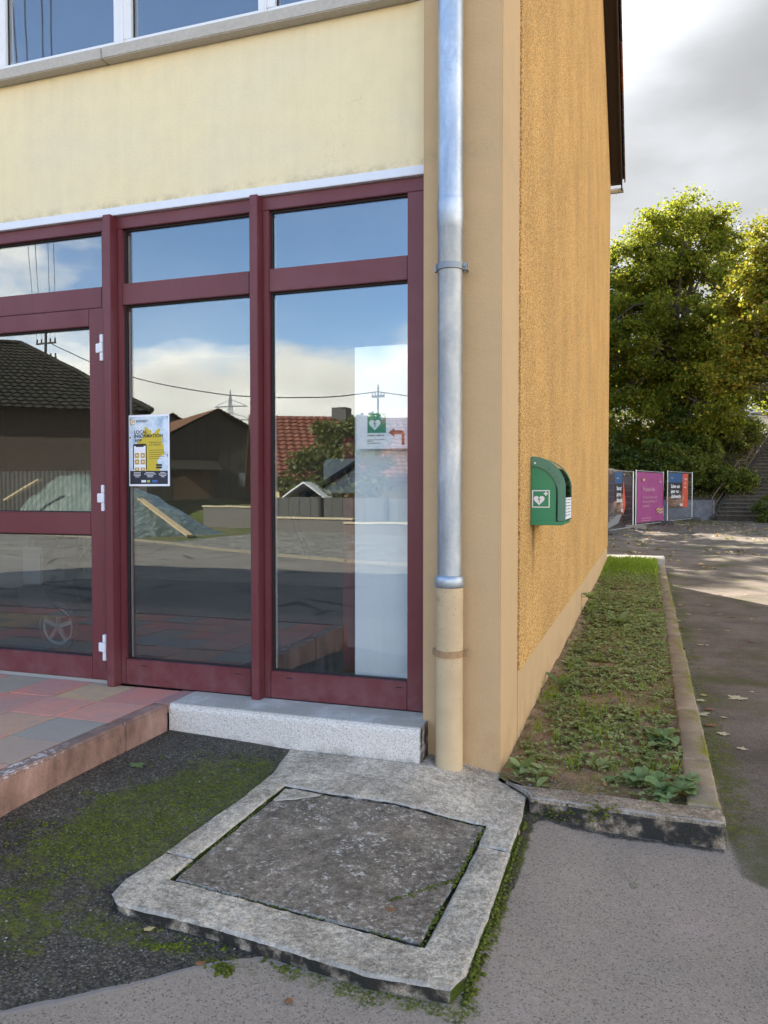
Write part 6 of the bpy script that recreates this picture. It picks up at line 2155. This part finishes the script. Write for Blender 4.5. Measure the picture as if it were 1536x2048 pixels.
M_brick = brick()
E_ = Vector((-17.0, -21.0, 0)); ub = Vector((-0.79, 0.61, 0)); vb = Vector((-0.61, -0.79, 0))
bn = thing('brick_barn', 'large brown brick barn with dark hipped tile roof, mirrored in the door panes', 'barn', tuple(E_))
ze, zr = 4.35, 7.45
m = MB()
e0 = E_ + vb * 0.5 + ub * 0.5
e1 = e0 + ub * 20; e2 = e1 + vb * 9; e3 = e0 + vb * 9
m.add([tuple(p + Vector((0, 0, z))) for z in (-0.2, ze + 0.1) for p in (e0, e1, e2, e3)], [(0, 1, 2, 3), (4, 5, 6, 7), (0, 1, 5, 4), (1, 2, 6, 5), (2, 3, 7, 6), (3, 0, 4, 7)])
m.build('brick_wall', M_brick, bn)
Z = lambda p, z: (p.x, p.y, z)
r0_ = E_ + vb * 5 + ub * 5.0; r1_ = E_ + vb * 5 + ub * 16
c0, c1, c2, c3 = E_, E_ + ub * 21, E_ + ub * 21 + vb * 10, E_ + vb * 10
pantiles(Z(c1, ze), Z(c0, ze), Z(r0_, zr), Z(r1_, zr), 20, 60, 0.05, 'front_roof_slope', M_rt_dark, bn)
pantiles(Z(c0, ze), Z(c3, ze), Z(r0_, zr), Z(r0_, zr), 20, 30, 0.05, 'hip_roof_slope', M_rt_dark, bn)
MB().add([Z(c3, ze), Z(c2, ze), Z(r1_, zr), Z(r0_, zr), Z(c1, ze)], [(0, 1, 2, 3), (1, 4, 2)]).build('rear_roof_slope', M_rt_dark, bn)
m = MB(); m.tube([Z(c0, ze + .05), Z(r0_, zr + .05), Z(r1_, zr + .05)], 0.12, 6); m.build('ridge_tiles', M_rt_dark, bn)
# brown barn further back
bb = thing('brown_roof_barn', 'dark gabled barn with brown tiled roof, mirrored in the middle window', 'barn', (-25.8, -40, 0))
Pk = Vector((-25.6, -40, 0)); lat = Vector((0.66, -0.75, 0)); rd = Vector((-0.75, -0.66, 0))
wB, zR, zE = 4.4, 6.6, 4.2
pr, pl = Pk + lat * (wB - .7), Pk - lat * (wB + 0.9)
m = MB()
fpoly = [Z(Pk - lat * wB - 0 * rd, -0.2), Z(Pk + lat * (wB - 1), -0.2), Z(Pk + lat * (wB - 1), zE + .5), Z(Pk, zR - 0.12), Z(Pk - lat * wB, zE - .2)]
m.add(fpoly + [(p[0] + rd.x * 10, p[1] + rd.y * 10, p[2]) for p in fpoly], [(0, 1, 2, 3, 4), (9, 8, 7, 6, 5)] + [(i, (i + 1) % 5, 5 + (i + 1) % 5, 5 + i) for i in range(5)])
M_bboard = plain('dark_weathered_board', (0.060, 0.053, 0.042), 0.95, var=0.35, sc=1.5)
m.build('barn_wall', M_bboard, bb)
f_ = -rd * 0.5
for k in range(11):
    w0 = -wB + 0.08 + k * 0.74
    hh = zE + (zR - zE) * (1 - abs(w0 + 0.36) / wB) - 0.55
    p0, p1 = Pk + lat * w0 - rd * 0.02, Pk + lat * (w0 + 0.70) - rd * 0.02
    MB().add([Z(p0, 0), Z(p1, 0), Z(p1, hh), Z(p0, hh), Z(p0 - rd * 0.04, 0), Z(p1 - rd * 0.04, 0), Z(p1 - rd * 0.04, hh), Z(p0 - rd * 0.04, hh)], [(0, 1, 2, 3), (7, 6, 5, 4), (0, 4, 5, 1), (1, 5, 6, 2), (2, 6, 7, 3), (3, 7, 4, 0)]).build('wall_board', M_bboard, bb)
pv = Pk - lat * 1.6
MB().add([Z(pv - lat * 1.6 - rd * 0.1, 3.3), Z(pv + lat * 1.6 - rd * 0.1, 3.3), Z(pv + lat * 1.6 - rd * 1.3, 2.7), Z(pv - lat * 1.6 - rd * 1.3, 2.7), Z(pv - lat * 1.6 - rd * 0.1, 3.2), Z(pv + lat * 1.6 - rd * 0.1, 3.2), Z(pv + lat * 1.6 - rd * 1.3, 2.6), Z(pv - lat * 1.6 - rd * 1.3, 2.6)], [(0, 1, 2, 3), (7, 6, 5, 4), (0, 4, 5, 1), (1, 5, 6, 2), (2, 6, 7, 3), (3, 7, 4, 0)]).build('door_canopy', M_rt_dark, bb)
MB().add([Z(pv - lat * 1.2 - rd * 0.09, 0), Z(pv + lat * 1.2 - rd * 0.09, 0), Z(pv + lat * 1.2 - rd * 0.09, 2.6), Z(pv - lat * 1.2 - rd * 0.09, 2.6)], [(0, 1, 2, 3)]).build('barn_door', plain('brown_barn_door', (0.11, 0.07, 0.04), 0.8, var=0.2), bb)
pq = Pk + lat * 2.0 - rd * 0.1
MB().add([Z(pq - lat * .5, 1.6), Z(pq + lat * .5, 1.6), Z(pq + lat * .5, 2.5), Z(pq - lat * .5, 2.5)], [(0, 1, 2, 3)]).build('barn_window', plain('dusty_pane', (0.20, 0.22, 0.24), 0.2), bb)
pantiles(Z(pl + rd * 10, zE - .4), Z(pl + f_, zE - .4), Z(Pk + f_, zR), Z(Pk + rd * 10, zR), 16, 30, 0.05, 'roof_slope', M_rt_mid, bb)
pantiles(Z(pr + f_, zE + .55), Z(pr + rd * 10, zE + .55), Z(Pk + rd * 10, zR), Z(Pk + f_, zR), 14, 30, 0.05, 'roof_slope', M_rt_mid, bb)
kh = thing('red_gable_house', 'small house with red gable roof between the two barns, mirrored beside the poster', 'house', (-33, -47, 0))
kp = Vector((-33.2, -46.5, 0)); kl = Vector((0.74, -0.67, 0)); kd = Vector((-0.67, -0.74, 0))
m = MB()
fq = [Z(kp - kl * 3.6, -0.2), Z(kp + kl * 3.6, -0.2), Z(kp + kl * 3.6, 4.6), Z(kp, 7.0), Z(kp - kl * 3.6, 4.6)]
m.add(fq + [(p[0] + kd.x * 8, p[1] + kd.y * 8, p[2]) for p in fq], [(0, 1, 2, 3, 4), (9, 8, 7, 6, 5)] + [(i, (i + 1) % 5, 5 + (i + 1) % 5, 5 + i) for i in range(5)])
m.build('house_wall', plain('grey_brown_render', (0.10, 0.085, 0.07), 0.9, var=0.15), kh)
pantiles(Z(kp - kl * 4 + kd * 8, 4.45), Z(kp - kl * 4 - kd * .4, 4.45), Z(kp - kd * .4, 7.2), Z(kp + kd * 8, 7.2), 12, 24, 0.05, 'roof_slope', M_rt_red, kh)
pantiles(Z(kp + kl * 4 - kd * .4, 4.45), Z(kp + kl * 4 + kd * 8, 4.45), Z(kp + kd * 8, 7.2), Z(kp - kd * .4, 7.2), 12, 24, 0.05, 'roof_slope', M_rt_red, kh)
# yellow house with red roof
yh = thing('yellow_house', 'yellow house with big red tiled roof, mirrored in the right window', 'house', (-16.5, -27, 0))
Py = Vector((-16.2, -27, 0)); ry_ = Vector((0.85, -0.53, 0)); sy_ = Vector((0.53, 0.85, 0))
zR, zE, hw = 4.75, 1.55, 3.9
m = MB()
fp = [Z(Py - sy_ * (hw - .5) + ry_ * 1.1, -0.3), Z(Py + sy_ * (hw - .5) + ry_ * 1.1, -0.3), Z(Py + sy_ * (hw - .5) + ry_ * 1.1, zE + .2), Z(Py + ry_ * 1.1, zR - 0.2), Z(Py - sy_ * (hw - .5) + ry_ * 1.1, zE + .2)]
m.add(fp + [(p[0] + ry_.x * 13, p[1] + ry_.y * 13, p[2]) for p in fp], [(0, 1, 2, 3, 4), (9, 8, 7, 6, 5)] + [(i, (i + 1) % 5, 5 + (i + 1) % 5, 5 + i) for i in range(5)])
m.build('house_wall', plain('yellow_render', (0.62, 0.50, 0.24), 0.9, var=0.06), yh)
pantiles(Z(Py + sy_ * hw, zE), Z(Py + sy_ * hw + ry_ * 15, zE), Z(Py + ry_ * 15, zR), Z(Py, zR), 18, 46, 0.05, 'roof_slope', M_rt_red, yh)
pantiles(Z(Py - sy_ * hw + ry_ * 15, zE), Z(Py - sy_ * hw, zE), Z(Py, zR), Z(Py + ry_ * 15, zR), 18, 46, 0.05, 'roof_slope', M_rt_red, yh)
m = MB()
for sg in (1, -1):
    p, q_ = Py + sy_ * hw * sg, Py
    m.prism([(0, 0), (1, 1), (1, 0.93), (0, -0.07)], Z(p, zE - 0.02), Vector((q_ - p)), (0, 0, zR - zE), tuple(ry_ * 1.1))
m.build('verge_soffit', plain('brown_soffit', (0.13, 0.075, 0.04), 0.7), yh)
cpos = Py + ry_ * 4.2
MB().box(cpos.x - .35, cpos.x + .35, cpos.y - .35, cpos.y + .35, zR - 0.5, zR + 0.42).build('chimney', plain('slate_chimney', (0.09, 0.085, 0.08), 0.8), yh)
# big bush, shed, fence, low block walls
tree('willow_bush', 'large grey-green bush before the red roof, mirrored in the right window', (-10.7, -24.2, 0), 1.0, 0.08,
     [((-10.7, -24.2, 2.0), (1.9, 1.3, 1.9)), ((-9.8, -24.2, 2.6), (1.2, 1.1, 1.6)), ((-11.9, -24.0, 1.8), (1.1, 1.0, 1.4))], 330, 40, 0.24, 0.2, M_leaf_grey, None, 'bush', limbs=14)
sh = thing('white_roof_shed', 'small shed with bright white gabled roof behind the board fence', 'shed', (-11.4, -22.6, 0))
MB().box(-12.0, -10.75, -23.6, -22.3, -0.1, 1.12).build('shed_wall', plain('grey_shed_board', (0.20, 0.19, 0.18), 0.9), sh)
MB().prism([(-0.85, 0), (0, 0.55), (0.85, 0), (0.85, 0.05), (0, 0.61), (-0.85, 0.05)], (-11.35, -22.15, 1.08), (1, 0, 0), (0, 0, 1), (0, -1.6, 0)).build('shed_roof', plain('white_sheet', (0.75, 0.77, 0.78), 0.5), sh)
fnc = thing('board_fence', 'dark grey board fence along the back of the gravel yard', 'fence', (-10, -21.5, 0))
M_board = plain('dark_grey_board', (0.085, 0.085, 0.075), 0.85, var=0.2)
for k in range(20):
    x = -12.9 + k * 0.42
    MB().box(x, x + 0.405, -21.62, -21.58, -0.05, 1.12).build('board', M_board, fnc)
for x in (-12.95, -10.4, -7.9, -4.4):
    MB().box(x - 0.05, x + 0.05, -21.56, -21.46, -0.1, 1.2).build('fence_post', M_gasket, fnc)
for x0, x1, y, z, lab in ((-11.7, -8.6, -20.2, 0.42, 'low block wall with pale capping, left one before the board fence'), (-8.4, -5.4, -19.0, 0.34, 'low block wall with pale capping, right one before the board fence'), (-15.3, -12.4, -21.9, 0.75, 'low block wall under the grassy mound')):
    bw = thing('block_wall', lab, 'wall', (x0, y, 0), 'low walls across the road')
    MB().box(x0, x1, y - 0.12, y + 0.12, -0.1, z).build('wall_body', plain('grey_block', (0.14, 0.13, 0.115), 0.9, var=0.2), bw)
    MB().box(x0 - 0.04, x1 + 0.04, y - 0.16, y + 0.16, z + 0.001, z + 0.06).build('capping', plain('pale_capping', (0.50, 0.42, 0.28), 0.9), bw)


def mound(name, label, cat, c, ax_, rl, rw_, h, mt, seed, amp=0.12):
    c = Vector(c); ax_ = Vector(ax_).normalized(); ay_ = Vector((-ax_.y, ax_.x, 0))
    nu, nv = 96, 40
    vs, fs = [], []
    for j in range(nv + 1):
        for i in range(nu + 1):
            u, v = -1 + 2 * i / nu, -1 + 2 * j / nv
            k = max(0.0, 1 - abs(u) ** 2.4) * max(0.0, 1 - abs(v) ** 1.7)
            z = h * k ** 0.75 * (1 + amp * 2 * (float(fbm(u * 9 + seed, v * 4, 4, seed)) - 0.5)) - 0.03
            p = c + ax_ * u * rl + ay_ * v * rw_
            vs.append((p.x, p.y, z))
    for j in range(nv):
        for i in range(nu):
            k = j * (nu + 1) + i
            fs.append((k, k + 1, k + nu + 2, k + nu + 1))
    o = MB().add(vs, fs).build(name, mt, None, smooth=True)
    return tag(o, label, cat)


t = T('grey_green_tarp')
wv = t.noise(2.2, 5, 0.6, t.scale((3, 1, 1)), 1.2)
M_tarp = t.fin(t.mix(t.sm(wv, 0.4, 0.7), (0.10, 0.135, 0.115), (0.26, 0.30, 0.27)), 0.25, t.bump(wv, 0.7, 0.12))
mound('tarp_mound', 'long heap under a shiny grey-green tarpaulin across the road', 'heap', (-19.6, -19.6, 0), (0.90, 0.43, 0), 7.6, 1.8, 1.95, M_tarp, 3, 0.13)
for a, b, lab in (((-20.3, -17.2, 1.05), (-18.6, -17.0, 1.75), 'long pale plank lying on the left end of the tarp heap'), ((-16.2, -17.0, 1.45), (-15.3, -16.4, 0.95), 'short pale plank on the tarp heap near its middle'), ((-14.6, -16.9, 1.10), (-11.9, -15.5, 0.08), 'long plank sloping down the right end of the tarp heap'), ((-14.2, -15.7, 0.35), (-13.4, -15.3, 0.06), 'short plank at the foot of the tarp heap')):
    tag(MB().beam(a, b, 0.20, 0.05).build('plank', plain('raw_timber', (0.50, 0.38, 0.22), 0.8, var=0.15)), lab, 'plank', 'planks on the tarp heap')
mound('grass_mound', 'sunlit grassy mound before the yellow house', 'mound', (-17.0, -24.6, 0), (0.8, -0.4, 0), 4.0, 2.2, 1.05, M_verge, 8)
# poles and wires
M_pole = plain('tarred_pole', (0.05, 0.045, 0.04), 0.8)


def pole(x, y, h, label, arms, aw=0.75, ik=1.0):
    t = thing('utility_pole', label, 'utility pole', (x, y, 0))
    MB().tube([(x, y, -0.2), (x, y, h)], [0.13 * ik, 0.08 * ik], 8).build('mast', M_pole, t)
    for z in arms:
        MB().box(x - aw, x + aw, y - 0.05, y + 0.05, z - 0.05, z + 0.05).build('cross_arm', M_pole, t)
        for k in (-0.93 * aw, -0.47 * aw, 0.47 * aw, 0.93 * aw):
            MB().tube([(x + k, y, z + 0.05), (x + k, y, z + 0.05 + 0.23 * ik)], 0.05 * ik, 6).build('insulator', M_pole, t)


pole(-33.6, -34, 11.0, 'utility pole with two cross arms behind the brick barn', (10.2, 9.3))
pole(-10.3, -27.6, 5.9, 'slim utility pole behind the yellow house roof', (5.4,), 0.28, 0.5)


def wire(a, b, sag, r_, label, n=24):
    a, b = Vector(a), Vector(b)
    pts = [a.lerp(b, i / n) - Vector((0, 0, sag * 4 * (i / n) * (1 - i / n))) for i in range(n + 1)]
    tag(MB().tube(pts, r_, 4, False).build('overhead_wire', M_pole), label, 'wire', 'overhead wires')


wire((-33.3, -34, 10.2), (-10.3, -27.6, 5.6), 1.3, 0.026, 'sagging wire between the two utility poles')
wire((-10.3, -27.6, 5.6), (6, -22, 5.4), 0.8, 0.022, 'wire running on from the slim pole to the right')
for k, (dx_, xe) in enumerate(((-0.7, -3.5), (-0.35, -3.35), (0.35, -3.15), (0.7, -3.05))):
    wire((-33.6 + dx_, -34, 10.4), (xe, -0.05, 6.75), 0.5, 0.008, ('leftmost', 'second', 'third', 'rightmost')[k] + ' of four wires coming over the road to the house')
py_ = thing('lattice_pylon', 'distant lattice power pylon on the horizon', 'pylon', (-116, -200, 0))
m = MB()
X0, Y0 = -116, -200
for sx, sy in ((-1, -1), (1, -1), (1, 1), (-1, 1)):
    m.tube([(X0 + sx * 3, Y0 + sy * 3, 0), (X0 + sx * .7, Y0 + sy * .7, 22), (X0, Y0, 31)], 0.16, 4)
for i in range(7):
    z = i * 3.1; k = 3 - 2.3 * z / 22; k2 = 3 - 2.3 * (z + 3.1) / 22
    m.tube([(X0 - k, Y0 + k, z), (X0 + k2, Y0 + k2, z + 3.1)], 0.09, 4); m.tube([(X0 + k, Y0 + k, z), (X0 - k2, Y0 + k2, z + 3.1)], 0.09, 4)
for z, w in ((22, 7), (26, 5.5)):
    m.tube([(X0 - w, Y0, z), (X0 + w, Y0, z)], 0.18, 4); m.tube([(X0 - w, Y0, z), (X0, Y0, z + 2.2), (X0 + w, Y0, z)], 0.1, 4)
m.build('lattice', M_steel, py_)
hx = np.linspace(-420, 300, 60)
vs, fs = [], []
for i, x in enumerate(hx):
    h = 5 + 9 * float(fbm(x * 0.012, 3.3, 4, 17))
    vs += [(x, -240, -1), (x, -270, h), (x, -330, -1)]
for i in range(len(hx) - 1):
    a = 3 * i
    fs += [(a, a + 3, a + 4, a + 1), (a + 1, a + 4, a + 5, a + 2)]
hl = MB().add(vs, fs).build('hills', plain('wooded_hill', (0.05, 0.062, 0.03), 0.95, var=0.3, sc=0.1), None, kind='structure', smooth=True)
hl['label'] = 'low wooded hills beyond the village'
